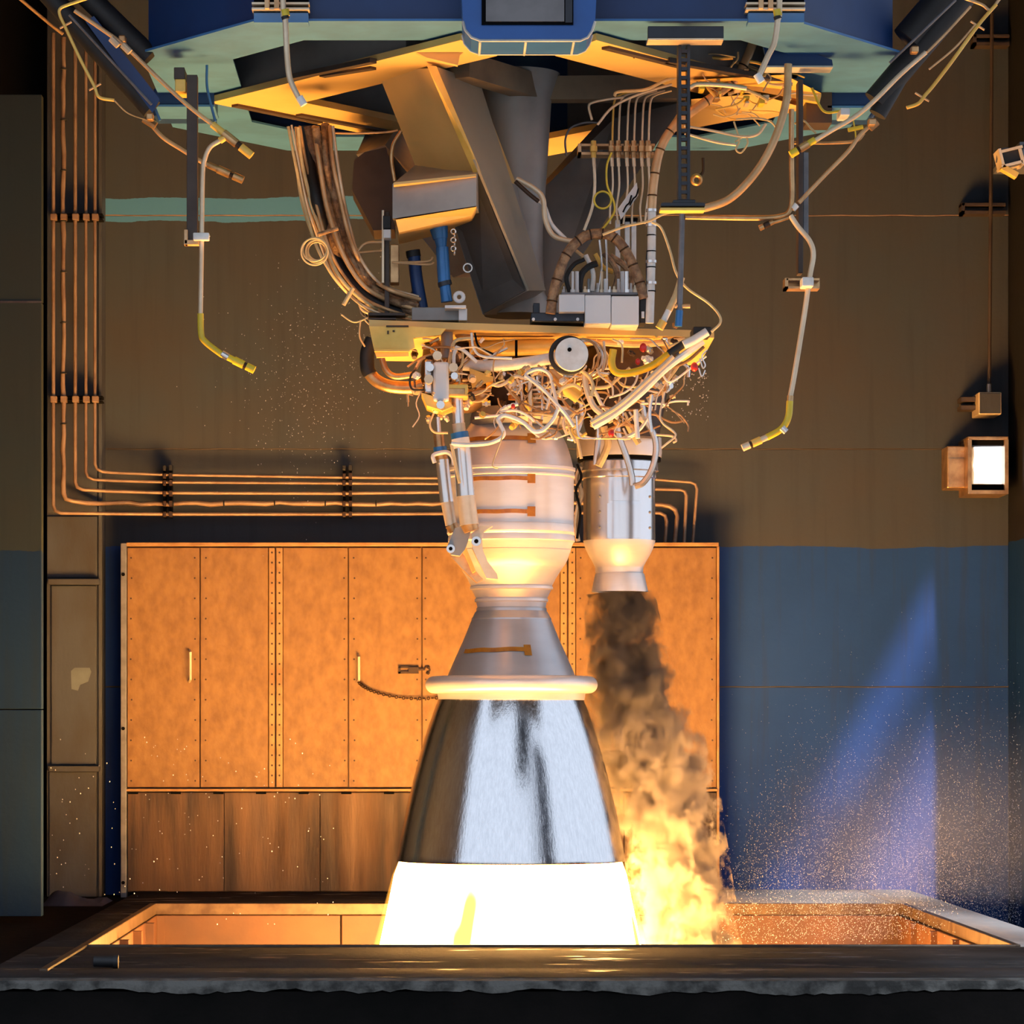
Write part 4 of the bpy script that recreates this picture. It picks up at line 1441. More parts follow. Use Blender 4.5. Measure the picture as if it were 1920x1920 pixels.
sub(o, 'union', [(1494, 384), (1486, 392)], 15.0, 12, 'whitewrap')
o = wire('spray_pipe', [(1484, 205), (1484, 300), (1485, 370), (1480, 395), (1466, 405), (1420, 409), (1285, 407)], 15.0, 10, 'bronze', 'copper supply pipe coming down and bending left to the slotted strut', 'pipe', n=6)
o = wire('spray_pipe', [(1482, 404), (1496, 425), (1518, 452), (1525, 478), (1518, 520), (1508, 590), (1490, 700), (1481, 748)], 15.0, 10, 'palepipe', 'long drop spray pipe hanging at the right with a yellow elbow', 'pipe')
sub(o, 'yellow_elbow', [(1481, 752), (1479, 778), (1472, 796), (1460, 808), (1438, 820)], 15.0, 13, 'yellow', 12, 5, True)
sub(o, 'copper_joint', [(1482, 742), (1481, 760)], 15.0, 12, 'bronze')
sub(o, 'elbow_ring', [(1466, 802), (1474, 810)], 14.96, 13, 'steel')
nozzle_tip(o, (1440, 819), (1392, 840), 15.0, 15, 'palepipe', 'gold')
o = wire('pipe_stub', [(1478, 408), (1460, 414), (1446, 418)], 15.0, 7, 'bronze', 'short stub with a small spray head below the right pipe joint', 'nozzle')
nozzle_tip(o, (1450, 416), (1424, 428), 15.0, 12, 'bronze', 'rivet')
hg = thing('pipe_hanger', P(1505, 545, 15.1), 'dark hanger strut holding the right drop pipe', 'hanger')
MB().pbox(1497, 150, 1506, 512, 15.1, 15.2, .003).build('hanger_bar', M['darksteel'], hg)
MB().pbox(1506, 285, 1516, 440, 15.12, 15.2, .003).build('hanger_bar', M['greysteel'], hg)
b = MB()
b.pbox(1474, 521, 1537, 526, 15.02, 15.12, .002)
b.pbox(1472, 537, 1537, 541, 15.02, 15.12, .002)
b.pbox(1472, 521, 1478, 541, 15.02, 15.12, .002)
b.pbox(1474, 526, 1537, 537, 15.11, 15.12)
b.build('hanger_foot', M['bronze'], hg)
MB().pbox(1504, 519, 1526, 537, 14.92, 15.02, .006).build('clamp', M['whitewrap'], hg)

# ================================================================== SLOTTED STRUT
ss = thing('slotted_strut', P(1283, 395, 14.45), 'black slotted channel strut hanging from the deck front', 'strut')
b = MB()
b.pbox(1272, 76, 1277.5, 382, 14.45, 14.55)
b.pbox(1288.5, 76, 1294, 382, 14.45, 14.55)
for k in range(19):
    y = 76 + 16.5 * k
    b.pbox(1277, y, 1289, y + 6.5, 14.45, 14.48)
b.build('channel', M['slot'], ss)
MB().pbox(1215, 49, 1357, 71, 14.36, 14.40, .002).build('top_angle', M['slot'], ss)
MB().pbox(1215, 71, 1357, 75, 14.35, 14.46, .002).build('angle_lip', M['palepipe'], ss)
b = MB()
b.pbox(1262, 374, 1304, 380, 14.42, 14.5, .003)
b.pbox(1240, 380, 1322, 386, 14.42, 14.5, .003)
b.build('end_plate', M['slot'], ss)
MB().pbox(1238, 389, 1322, 395, 14.42, 14.5, .003).build('lower_plate', M['gold'], ss)
o = wire('drop_tube', [(1279, 396), (1277, 480), (1274, 588)], 15.0, 11, 'greysteel', 'grey drop tube under the slotted strut with a blue end', 'tube', n=2)
sub(o, 'tube_end', [(1274, 582), (1272, 612)], 15.0, 14, 'blue')
sub(o, 'tube_ring', [(1265, 574), (1294, 574)], 15.0, 8, 'pipe', 8)

# ================================================================== HOSES TO THE ENGINE
for (pts, d, w, m, lb) in (
    ([(1425, 40), (1400, 110), (1372, 155), (1310, 200), (1265, 236), (1238, 280), (1226, 340), (1222, 392)], 15.45, 17, 'pipe', 'thick bronze hose sweeping down behind the slotted strut'),
    ([(1478, 120), (1474, 190), (1452, 262), (1418, 322), (1372, 370), (1330, 388), (1300, 392)], 14.95, 15, 'pipe', 'long curved golden hose sweeping left to the strut foot'),
    ([(1294, 164), (1310, 158), (1360, 160), (1400, 166)], 15.0, 9, 'palepipe', 'short pale hose hooking over the right frame plate'),
    ([(1278, 520), (1268, 552), (1254, 582)], 15.05, 13, 'cable', 'short pale hose below the drop tube'),
    ([(1130, 440), (1170, 425), (1215, 415), (1250, 400), (1300, 396)], 15.3, 5, 'cable', 'cream cable crossing from the wrapped hose to the strut foot'),
    ([(1222, 416), (1240, 428), (1256, 470), (1268, 512), (1288, 540), (1328, 568), (1348, 590), (1350, 606), (1334, 622)], 15.1, 5, 'cable', 'cream cable looping down to the right end of the plate'),
    ([(1032, 588), (1040, 540), (1062, 478), (1092, 446), (1122, 438), (1152, 446), (1176, 476), (1196, 520), (1208, 560)], 15.45, 19, 'brownhose', 'thick taped hose arching over the white box'),
    ([(968, 335), (1000, 352), (1018, 372), (1022, 410), (1036, 440), (1060, 450), (1080, 452)], 15.6, 10, 'palepipe', 'pale taped cable curving from the left leg to the arch hose'),
    ([(1004, 372), (1020, 385), (1034, 420), (1060, 448)], 15.62, 8, 'whitewrap', 'second pale cable beside the taped one on the core'),
    ([(966, 340), (990, 362), (1010, 378)], 15.58, 8, 'rivet', 'dark cable end clipped to the left leg'),
    ([(1062, 292), (1060, 262), (1070, 240), (1096, 230), (1120, 230)], 15.9, 4, 'greysteel', 'thin grey bent tube left of the valve rail'),
    ([(1110, 225), (1104, 200), (1112, 192), (1140, 186), (1170, 182)], 15.6, 5, 'palepipe', 'pale looped tube end above the valve rail'),
    ([(1120, 234), (1150, 200), (1200, 176), (1260, 158)], 15.5, 5, 'palepipe', 'pale tube slanting up right above the valve rail'),
    ([(1152, 180), (1160, 172), (1210, 168), (1250, 150), (1290, 140)], 15.45, 6, 'cable', 'cream tube running up behind the slotted strut'),
    ([(560, 237), (590, 246), (650, 250), (720, 248), (746, 244)], 15.8, 4, 'pipe', 'thin copper line sagging under the left frame plate'),
    ([(752, 246), (738, 270), (734, 300), (740, 340)], 15.5, 7, 'bronze', 'short copper hose behind the bright left leg'),
):
    o = wire('hose' if w > 8 else 'cable', pts, d, w, m, lb, 'hose' if w > 8 else 'cable', n=8, seg=10)
    if w in (19, 17):
        q = cr([P(p[0], p[1], d) for p in pts], 8)
        for i in range(4, len(q) - 3, 6):
            b = MB()
            b.torus(q[i], q[i + 1] - q[i], S(w / 2, d), S(1.5, d), 12, 5)
            b.build('tie', M['rivet'], o, True)
o = wire('white_duct_hose', [(1222, 385), (1222, 430), (1221, 500), (1218, 606)], 15.45, 16, 'whitewrap', 'straight white wrapped hose right of the white box', 'hose')
for y in (392, 420, 488, 528):
    sub(o, 'hose_clamp', [(1221, y), (1221, y + 5)], 15.45, 21, 'steel')
for y in (440, 470, 500, 545):
    sub(o, 'tie', [(1221, y), (1221, y + 2)], 15.45, 17.5, 'dark')
o = wire('white_hose_end', [(1264, 560), (1252, 586), (1240, 610)], 15.05, 12, 'whitewrap', 'white sleeved hose end reaching the mount plate', 'hose')
sub(o, 'hose_tip', [(1244, 602), (1236, 616)], 15.05, 16, 'gold')
o = wire('hose_strap_frame', [(1215, 600), (1213, 480), (1220, 470)], 15.6, 4, 'slot', 'thin black rod behind the white wrapped hose', 'rod')

# big cable bundle on the left
bundle = []
base_c = [(556, 236), (566, 300), (582, 380), (604, 452), (632, 510), (672, 556), (720, 582), (780, 590)]
rb_ = random.Random(5)
specs = [(-22, 4, 'cable'), (-16, 4, 'palepipe'), (-19, 6, 'cable'), (-10, 5, 'pipe'), (-4, 7, 'cable'), (2, 6, 'pipe'), (8, 22, 'black'), (16, 18, 'brownhose'), (26, 9, 'pipe'), (31, 16, 'brownhose'), (42, 10, 'brownhose'), (48, 18, 'brownhose'), (56, 8, 'pipe'), (61, 6, 'palepipe')]
names = ['outermost cream cable', 'thin pale outer cable', 'doubled cream cable', 'copper-sleeved cable', 'cream cable', 'copper cable', 'thick black hose', 'brown braided hose', 'copper-toned cable', 'thick brown braided hose', 'narrow braided hose', 'thick inner braided hose', 'inner copper cable', 'innermost pale cable']
for i, (off, w, m) in enumerate(specs):
    pts = []
    for k, (x, y) in enumerate(base_c):
        t = k / 7
        a = math.pi / 2 * min(1, max(0, (k - 1.2) / 5))
        o_ = off * (1 - .35 * t)
        pts.append((x + o_ * math.cos(a) + 6 + rb_.uniform(-2.5, 2.5), y - o_ * math.sin(a) + rb_.uniform(-2.5, 2.5) + (8 if k == 7 else 0), 15.6 + rb_.uniform(-.06, .1) + .003 * w))
    wire('bundle_cable' if w < 14 else 'bundle_hose', pts, 15.6, w, m, names[i] + ' in the sagging bundle left of the engine, %s from outside' % ['first', 'second', 'third', 'fourth', 'fifth', 'sixth', 'seventh', 'eighth', 'ninth', 'tenth', 'eleventh', 'twelfth', 'thirteenth', 'fourteenth'][i], 'hose' if w >= 14 else 'cable', 'hose and cable bundle left of the engine', 10, 8)
for k in range(9):
    x1, y1 = 690 + rb_.uniform(-10, 6), 520 + k * 9
    wire('inner_cable', [(662 + k * 2, 500 + 8 * k), (x1, y1 + 18), (740 + rb_.uniform(-8, 8), y1 + 30 - k * 2), (785, 560 - k * 6 + 20)], 15.75 + .02 * k, rb_.choice((3, 4, 5, 7)), rb_.choice(('black', 'palepipe', 'brownhose', 'greysteel')), 'short cable sagging inside the left hose bundle, %s from the top' % ['first', 'second', 'third', 'fourth', 'fifth', 'sixth', 'seventh', 'eighth', 'ninth'][k], 'cable', 'inner cables of the bundle')
for (pts, lb) in (([(690, 596), (664, 604), (640, 590)], 'thin loose wire end left of the mount plate, upper'), ([(676, 600), (674, 630), (684, 650)], 'thin loose wire hanging left of the mount plate'), ([(684, 600), (700, 618), (706, 640)], 'thin wire crossing the gold gusset corner')):
    wire('loose_wire', pts, 15.4, 3, 'cable', lb, 'wire')
b = MB()
for k in range(5):
    c = P(592 + rb_.uniform(-6, 6), 471 + rb_.uniform(-4, 4), 15.34 + .02 * k)
    b.torus(c, (rb_.uniform(-.35, .35), 1, rb_.uniform(-.3, .3)), S(25 - 1.8 * k, 15.4), S(1.7, 15.4), 32, 6)
tag(b.build('cable_coil', M['cable'], None, True), 'coil of cream cable tied to the left hose bundle', 'coil')
for (a, c, lb) in (((644, 572), (662, 540), 'cream tie strap low on the left hose bundle'), ((596, 440), (634, 428), 'dark tie strap high on the left hose bundle')):
    b = MB()
    b.ptube([a, c], 15.5, 8, 8, False)
    tag(b.build('tie_strap', M['cable' if a[0] > 600 else 'brownhose'], None, True), lb, 'strap')

# struts, jack and sensors left of the core
jk = thing('jack_strut', P(836, 580, 15.5), 'bright blue actuator strut under the mounting block', 'actuator')
for (p, q, w, m, nm, w2) in (((822, 424), (826, 448), 36, 'blue', 'strut_head', 28), ((826, 446), (828, 466), 26, 'blue', 'strut_neck', 18), ((829, 464), (833, 530), 24, 'blue', 'strut_barrel', 24), ((833, 528), (835, 536), 27, 'slot', 'strut_ring', 27), ((834, 535), (838, 566), 20, 'blue', 'strut_rod', 22)):
    b = MB()
    b.cyl(P(p[0], p[1], 15.5), P(q[0], q[1], 15.5), S(w, 15.5) / 2, S(w2, 15.5) / 2, 20)
    b.build(nm, M[m], jk, True)
b = MB()
b.torus(P(861, 557, 15.45), (0, 1, 0), S(8, 15.4), S(4, 15.4), 16, 8)
b.pbox(834, 572, 874, 578, 15.4, 15.5, .003)
b.build('strut_foot', M['whitebox'], jk, True)
o = wire('dark_strut', [(776, 478), (782, 530), (792, 584)], 15.7, 24, 'deckblue', 'dark blue strut behind the bright blue one', 'strut', n=2)
sub(o, 'strut_ring', [(774, 470), (776, 482)], 15.7, 28, 'black')
gs = thing('gauge_stand', P(725, 588, 15.6), 'slim upright gauge stand left of the mounting block', 'gauge')
MB().pbox(716, 394, 720, 530, 15.55, 15.6).build('stand_rod', M['palepipe'], gs)
MB().pbox(721, 396, 730, 590, 15.58, 15.66, .003).build('stand_bar', M['darksteel'], gs)
MB().pbox(719, 430, 733, 446, 15.5, 15.6, .003).build('gauge_body', M['whitebox'], gs)
MB().pbox(718, 404, 733, 428, 15.5, 15.6, .003).build('gauge_cap', M['black'], gs)
b = MB()
b.ptube([(668, 474), (686, 456), (716, 454)], 15.6, 5)
b.ptube([(668, 474), (690, 472), (716, 470)], 15.6, 4)
b.ptube([(734, 492), (800, 490), (812, 482)], 15.55, 4)
b.ptube([(734, 492), (800, 496), (814, 492)], 15.55, 4)
b.build('gauge_tubes', M['pipe'], gs, True)
MB().pbox(731, 458, 748, 530, 15.6, 15.7, .004).build('gauge_block', M['bronze'], gs)
b = MB()
b.pbox(690, 586, 760, 592, 15.5, 15.8, .003)
b.pbox(690, 596, 742, 599, 15.45, 15.6, .003)
b.build('gauge_base', M['darksteel'], gs)

# ================================================================== VALVE RAIL AND WHITE BOX, RIGHT OF THE CORE
vr = thing('valve_rail', P(1155, 290, 15.7), 'small rail of valves with six thin tubes above the white box', 'valves')
b = MB()
b.pbox(1088, 269, 1228, 274, 15.7, 15.8, .002)
b.pbox(1084, 285, 1226, 290, 15.7, 15.8, .002)
b.pbox(1084, 269, 1090, 290, 15.7, 15.8, .002)
b.build('rail', M['pipe'], vr)
for i, x in enumerate((1113, 1147, 1159, 1175, 1188, 1203, 1215)):
    b = MB()
    b.cyl(P(x, 264, 15.68), P(x, 296, 15.68), S(5, 15.7), seg=8)
    b.cyl(P(x, 274, 15.66), P(x, 284, 15.66), S(7, 15.7), seg=6)
    v = b.build('valve', M['bronze' if i else 'gold'], vr)
    if i:
        b = MB()
        b.ptube([(x + 1, 266), (x + 2, 230), (x + 5, 190), (x + 16, 178), (x + 44, 170)], 15.68, 4, 6)
        b.build('upper_tube', M['gold' if i == 1 else 'palepipe'], v, True)
    b = MB()
    e = (x - 18, 432) if i == 0 else (x - 6 + (i % 3) * 3, 420)
    b.ptube([(x, 294), (x + 1, 312)], 15.68, 7, 8)
    b.ptube([(x + 1, 310), (x + 2, 350), (x - 3, 390), e], 15.68, 4 if i else 6, 6)
    b.build('lower_tube', M['palepipe'], v, True)
o = wire('yellow_lead', [(1147, 286), (1138, 310), (1138, 345), (1146, 366), (1152, 384), (1150, 402), (1128, 432)], 15.5, 4, 'yellow', 'thin yellow lead with a round loop in front of the valve tubes', 'wire')
b = MB()
b.torus(P(1130, 375, 15.5), (0, 1, 0), S(16, 15.5), S(2, 15.5), 32, 6)
b.build('lead_loop', M['yellow'], o, True)
b = MB()
b.hexa([P(1158, 392, 15.6), P(1194, 342, 15.6), (P(1197, 366, 15.6)), P(1164, 412, 15.6), P(1158, 392, 15.64), P(1194, 342, 15.64), P(1197, 366, 15.64), P(1164, 412, 15.64)])
o = b.build('slotted_plate', M['whitebox'], None)
tag(o, 'tilted white slotted plate among the valve tubes', 'plate')
b = MB()
for dx in (0, 13):
    b.ptube([(1168 + dx, 398 - dx), (1174 + dx, 386 - dx), (1180 + dx, 380 - dx), (1184 + dx, 366 - dx)], 15.59, 3, 6)
b.build('plate_slots', M['dark'], o)
pb = thing('pale_posts', P(1185, 550, 15.75), 'pair of pale upright posts behind the arch hose', 'post')
for x in (1172, 1184, 1154):
    MB().pbox(x, 412, x + 9, 552, 15.75, 15.8, .003).build('post', M['whitewrap'], pb)
MB().pbox(1164, 408, 1196, 414, 15.72, 15.82, .003).build('post_cap', M['dark'], pb)
wb = thing('control_box', P(1123, 612, 15.45), 'white control box standing on the mount plate', 'box')
MB().pbox(1048, 552, 1096.5, 585, 15.42, 15.75, .004).build('case', M['whitebox'], wb)
MB().pbox(1097, 553, 1145.5, 607, 15.42, 15.75, .004).build('case', M['whitebox'], wb)
MB().pbox(1146.5, 555, 1198, 610, 15.42, 15.75, .004).build('case', M['whitebox'], wb)
MB().pbox(1052, 548, 1196, 553, 15.46, 15.72, .002).build('lid', M['greysteel'], wb)
rv = random.Random(3)
for k in range(18):
    x = 1058 + 7.8 * k
    h = rv.choice((8, 12, 18, 26, 40))
    b = MB()
    d = 15.5 + rv.uniform(0, .15)
    b.cyl(P(x, 549, d), P(x, 549 - h, d), S(rv.choice((2, 2.5, 4)), d), seg=8)
    b.cyl(P(x, 549, d), P(x, 543, d), S(4.5, d), seg=6)
    b.build('terminal', M[rv.choice(('steel', 'whitebox', 'palepipe'))], wb)
for k, (pts, w, m) in enumerate((([(1068, 548), (1062, 520), (1076, 496), (1096, 486)], 8, 'black'), ([(1086, 548), (1090, 516), (1104, 500), (1120, 494)], 12, 'black'), ([(1110, 546), (1112, 512), (1098, 478)], 9, 'whitewrap'), ([(1122, 548), (1128, 500), (1124, 450)], 4, 'steel'), ([(1138, 548), (1138, 500), (1136, 445)], 4, 'steel'), ([(1150, 548), (1158, 520), (1150, 496), (1132, 474)], 11, 'brownhose'), ([(1166, 548), (1186, 524), (1170, 498), (1144, 480)], 12, 'brownhose'), ([(1188, 548), (1194, 528), (1188, 506)], 14, 'palepipe'), ([(1080, 470), (1100, 486), (1118, 500)], 7, 'pipe'), ([(1116, 476), (1130, 500), (1150, 510)], 9, 'gold'))):
    b = MB()
    b.ptube(pts, 15.55 + .02 * k, w, 8)
    b.build('box_cable', M[m], wb, True)
MB().pbox(1200, 552, 1212, 606, 15.45, 15.6, .003).build('side_connector', M['black'], wb)
MB().pbox(1203, 584, 1208, 596, 15.44, 15.46).build('connector_tag', M['whitebox'], wb)

# ================================================================== CLUTTER ON THE RIGHT FRAME CORNER
jt = thing('cable_tray', P(1430, 230, 15.6), 'yellow-lit wiring tray on the right corner of the thrust frame', 'tray')
hx([(1300, 150, 15.4), (1470, 140, 15.4), (1540, 175, 15.6), (1536, 192, 15.6), (1300, 158, 15.9), (1470, 150, 15.9), (1540, 180, 16.0), (1536, 196, 16.0)]).build('tray_plate', M['gold'], jt)
hx([(1296, 186, 15.6), (1420, 176, 15.5), (1500, 200, 15.6), (1430, 214, 15.7), (1296, 198, 16.2), (1420, 190, 16.1), (1500, 206, 16.1), (1430, 226, 16.2)]).build('tray_plate', M['frame'], jt)
rc_ = random.Random(11)
for k in range(34):
    x, y = rc_.uniform(1300, 1500), rc_.uniform(100, 215)
    pts = [(x, y)]
    a = rc_.uniform(-.6, .8)
    for i in range(3):
        a += rc_.uniform(-.9, .9)
        x += 22 * math.cos(a)
        y += 13 * math.sin(a)
        pts.append((min(x, 1540), min(max(y, 90), 250)))
    b = MB()
    b.ptube(pts, rc_.uniform(15.25, 15.5), rc_.choice((2.5, 3, 4, 6)), 6, True, 4)
    b.build('tray_wire', M[rc_.choice(('palepipe', 'cable', 'gold', 'pipe', 'cable'))], jt, True)
for k in range(16):
    x, y = rc_.uniform(1300, 1480), rc_.uniform(120, 190)
    MB().pbox(x, y, x + rc_.uniform(6, 16), y + rc_.uniform(4, 10), 15.3, 15.4, .003).build('terminal_block', M[rc_.choice(('gold', 'palepipe', 'bronze', 'yellow'))], jt)
for (pts, w, m, lb) in (([(1283, 236), (1340, 246), (1390, 256), (1420, 252), (1436, 232)], 5, 'palepipe', 'pale pipe along the rear right flange, upper'), ([(1284, 250), (1340, 266), (1380, 272)], 5, 'palepipe', 'pale pipe along the rear right flange, lower'), ([(1380, 224), (1420, 222), (1445, 228), (1460, 246)], 4, 'cable', 'cream wire bowing below the right tray'), ([(1376, 228), (1386, 262), (1380, 280), (1390, 286), (1402, 268), (1396, 256), (1378, 266)], 3.5, 'cable', 'cream wire loop hanging below the right tray'), ([(1490, 232), (1506, 226), (1520, 240), (1530, 250)], 4, 'cable', 'small cream wire arch near the right spray head'), ([(1522, 165), (1544, 208), (1578, 208)], 5, 'yellow', 'bent yellow tube at the right end of the frame'), ([(1480, 268), (1560, 268), (1605, 264), (1620, 250)], 6, 'bronze', 'copper tube below the right spray pipe'), ([(1590, 244), (1618, 238)], 8, 'yellow', 'short yellow fitting under the right arm'), ([(1600, 226), (1604, 250), (1604, 268)], 3, 'yellow', 'thin yellow tie under the right arm'), ([(1648, 186), (1640, 210), (1628, 228)], 5, 'greysteel', 'grey hook rod beside the right arm end')):
    wire('small_pipe', pts, 15.2, w, m, lb, 'pipe')
MB()
sw = MB().pbox(1576, 202, 1594, 216, 15.1, 15.25, .005).build('limit_switch', M['whitebox'], None)
tag(sw, 'small white switch at the end of the bent yellow tube', 'switch')
sh = thing('wall_eye', P(1308, 345, 17.5), 'small ring on a drop rod below the rear right flange', 'ring')
b = MB()
b.ptube([(1318, 296), (1318, 322), (1310, 330)], 17.5, 5)
b.build('drop_rod', M['rivet'], sh, True)
MB().torus(P(1306, 337, 17.5), (0, 1, .2), S(8, 17.5), S(4, 17.5), 16, 8).build('ring', M['bronze'], sh, True)

# ================================================================== FIRE, SMOKE AND WATER
def plume_material():
    m = bpy.data.materials.new('white_hot_exhaust')
    m.use_nodes = True
    nt = m.node_tree
    nt.nodes.remove(nt.nodes['Principled BSDF'])
    g = nd(nt, 'ShaderNodeNewGeometry')
    # dimmer golden streaks run down the jet
    st = noise_n(nt, scalev(nt, g.outputs['Position'], (1, 1, 0.16)), 5.2, 2.0)
    s = nd(nt, 'ShaderNodeMapRange')
    s.interpolation_type = 'SMOOTHSTEP'
    s.inputs[1].default_value = 0.30
    s.inputs[2].default_value = 0.44
    s.inputs[3].default_value = 2.4
    s.inputs[4].default_value = FLAME_L
    nt.links.new(st, s.inputs[0])
    e = nd(nt, 'ShaderNodeEmission')
    e.inputs[0].default_value = (*FLAME, 1)
    # unseen spread over the pit floor, added to light the frame, is dimmer
    sx = nd(nt, 'ShaderNodeSeparateXYZ')
    nt.links.new(g.outputs['Position'], sx.inputs[0])
    k = nd(nt, 'ShaderNodeMapRange')
    k.inputs[1].default_value = Z(1940, 16.0)
    k.inputs[2].default_value = Z(1880, 16.0)
    k.inputs[3].default_value = 0.35
    k.inputs[4].default_value = 1.0
    nt.links.new(sx.outputs[2], k.inputs[0])
    nt.links.new(math_n(nt, 'MULTIPLY', s.outputs[0], k.outputs[0]), e.inputs[1])
    nt.links.new(e.outputs[0], nt.nodes['Material Output'].inputs[0])
    return m


b = MB()
b.lathe([(1613, 208), (1640, 218), (1700, 230), (1775, 246), (1860, 270), (1905, 310), (1935, 400), (1955, 520), (1985, 630), (2040, 655), (2120, 600)], 957, 16.0, 48)
o = b.build('exhaust_flame', plume_material(), None, True)
tag(o, 'blinding white exhaust flame below the bell nozzle', 'flame')

# soft burning fringe round the jet
fm = bpy.data.materials.new('flame_fringe')
fm.use_nodes = True
nt = fm.node_tree
nt.nodes.remove(nt.nodes['Principled BSDF'])
pv = nd(nt, 'ShaderNodeEmission')
pv.inputs[0].default_value = (1.0, 0.42, 0.05, 1)
pv.inputs[1].default_value = 4.5
nt.links.new(pv.outputs[0], nt.nodes['Material Output'].inputs['Volume'])
b = MB()
b.lathe([(1615, 210.5), (1640, 222), (1700, 238), (1775, 258), (1850, 280)], 957, 16.0, 48)
b.build('flame_fringe', fm, o)


def curve_n(nt, v, pts):
    """piecewise map through points, input and output in metres"""
    n = nd(nt, 'ShaderNodeFloatCurve')
    cu = n.mapping.curves[0]
    xs = [p[0] for p in pts]
    ys = [p[1] for p in pts]
    x0, x1 = min(xs), max(xs)
    y0, y1 = min(ys) - .01, max(ys) + .01
    q = sorted(((x - x0) / (x1 - x0), (y - y0) / (y1 - y0)) for x, y in pts)
    cu.points[0].location = q[0]
    cu.points[1].location = q[-1]
    for p in q[1:-1]:
        cu.points.new(*p)
    n.mapping.update()
    t = math_n(nt, 'DIVIDE', math_n(nt, 'SUBTRACT', v, x0), x1 - x0, True)
    nt.links.new(t, n.inputs['Value'])
    return math_n(nt, 'ADD', math_n(nt, 'MULTIPLY', n.outputs[0], y1 - y0), y0)


def vol_setup(name, path, d):
    """radial falloff about a bent axis: path = (row, column, radius px)"""
    m = bpy.data.materials.new(name)
    m.use_nodes = True
    nt = m.node_tree
    nt.nodes.remove(nt.nodes['Principled BSDF'])
    g = nd(nt, 'ShaderNodeNewGeometry')
    sx = nd(nt, 'ShaderNodeSeparateXYZ')
    nt.links.new(g.outputs['Position'], sx.inputs[0])
    z = sx.outputs[2]
    cx = curve_n(nt, z, [(Z(y, d), P(x, 0, d).x) for y, x, r in path])
    rr = curve_n(nt, z, [(Z(y, d), S(r, d)) for y, x, r in path])
    dx = math_n(nt, 'SUBTRACT', sx.outputs[0], cx)
    dy = math_n(nt, 'SUBTRACT', sx.outputs[1], d)
    rad = math_n(nt, 'SQRT', math_n(nt, 'ADD', math_n(nt, 'MULTIPLY', dx, dx), math_n(nt, 'MULTIPLY', dy, dy)))
    return m, nt, g.outputs['Position'], z, math_n(nt, 'DIVIDE', rad, rr)


def domain(path, d, grow=1.25):
    b = MB()
    pts = [P(x, y, d) for y, x, r in path]
    b.tube(pts, [S(r * grow, d) for y, x, r in path], 20, False)
    return b


SP = [(1111, 1163, 50), (1180, 1167, 58), (1260, 1178, 68), (1340, 1192, 78), (1420, 1218, 88), (1500, 1246, 84), (1580, 1262, 78), (1660, 1276, 76), (1740, 1284, 80), (1830, 1288, 86)]
SD = 16.3
m, nt, pos, z, rho = vol_setup('turbine_smoke', SP, SD)
n1 = noise_n(nt, scalev(nt, pos, (1, 1, 0.8)), 9.0, 6.0, 0.62)
n2 = ramp_n(nt, noise_n(nt, scalev(nt, pos, (1, 1, 0.8)), 13.0, 4.0, 0.6), [(0.36, 0.0), (0.62, 1.0)])
q = math_n(nt, 'SUBTRACT', math_n(nt, 'ADD', 1.0, math_n(nt, 'MULTIPLY', math_n(nt, 'SUBTRACT', n1, 0.5), 3.6)), rho)
dens = nd(nt, 'ShaderNodeMapRange')
dens.interpolation_type = 'SMOOTHSTEP'
dens.inputs[1].default_value = 0.0
dens.inputs[2].default_value = 0.3
dens.inputs[3].default_value = 0.0
dens.inputs[4].default_value = 1.0
nt.links.new(q, dens.inputs[0])
# soot is thick at the duct and thins out as it rolls away
th = curve_n(nt, z, [(Z(1111, SD), 80.0), (Z(1250, SD), 75.0), (Z(1400, SD), 65.0), (Z(1600, SD), 60.0), (Z(1830, SD), 50.0)])
dv = math_n(nt, 'MULTIPLY', dens.outputs[0], th)
dv = math_n(nt, 'MULTIPLY', dv, math_n(nt, 'ADD', 0.12, math_n(nt, 'MULTIPLY', n2, 1.6)))
pv = nd(nt, 'ShaderNodeVolumePrincipled')
alb = curve_n(nt, z, [(Z(1111, SD), 0.14), (Z(1300, SD), 0.26), (Z(1450, SD), 0.46), (Z(1600, SD), 0.42), (Z(1830, SD), 0.38)])  # paler lower down, flame light put into the smoke colour
rgb = nd(nt, 'ShaderNodeCombineColor')
nt.links.new(alb, rgb.inputs[0])
nt.links.new(math_n(nt, 'MULTIPLY', alb, 0.9), rgb.inputs[1])
nt.links.new(math_n(nt, 'MULTIPLY', alb, 0.82), rgb.inputs[2])
nt.links.new(rgb.outputs[0], pv.inputs['Color'])
nt.links.new(dv, pv.inputs['Density'])
pv.inputs['Anisotropy'].default_value = 0.1
nt.links.new(pv.outputs[0], nt.nodes['Material Output'].inputs['Volume'])
o = domain(SP, SD, 1.3).build('turbine_smoke', m, None)
tag(o, 'dark sooty smoke rolling down from the turbine exhaust duct', 'smoke', kind='stuff')

# burning gas on the right flank of the jet
FP = [(1436, 1158, 8), (1480, 1164, 24), (1530, 1174, 33), (1590, 1184, 38), (1640, 1188, 40), (1680, 1206, 58), (1720, 1240, 78), (1775, 1262, 92), (1850, 1270, 104)]
FD = 16.75
m, nt, pos, z, rho = vol_setup('rolling_fire', FP, FD)
n1 = noise_n(nt, scalev(nt, pos, (1, 1, 0.55)), 8.0, 5.0, 0.62)
q = math_n(nt, 'SUBTRACT', math_n(nt, 'ADD', 0.55, math_n(nt, 'MULTIPLY', math_n(nt, 'SUBTRACT', n1, 0.5), 2.6)), rho)
fl = nd(nt, 'ShaderNodeMapRange')
fl.interpolation_type = 'SMOOTHSTEP'
fl.inputs[1].default_value = 0.0
fl.inputs[2].default_value = 0.8
fl.inputs[3].default_value = 0.0
fl.inputs[4].default_value = 1.0
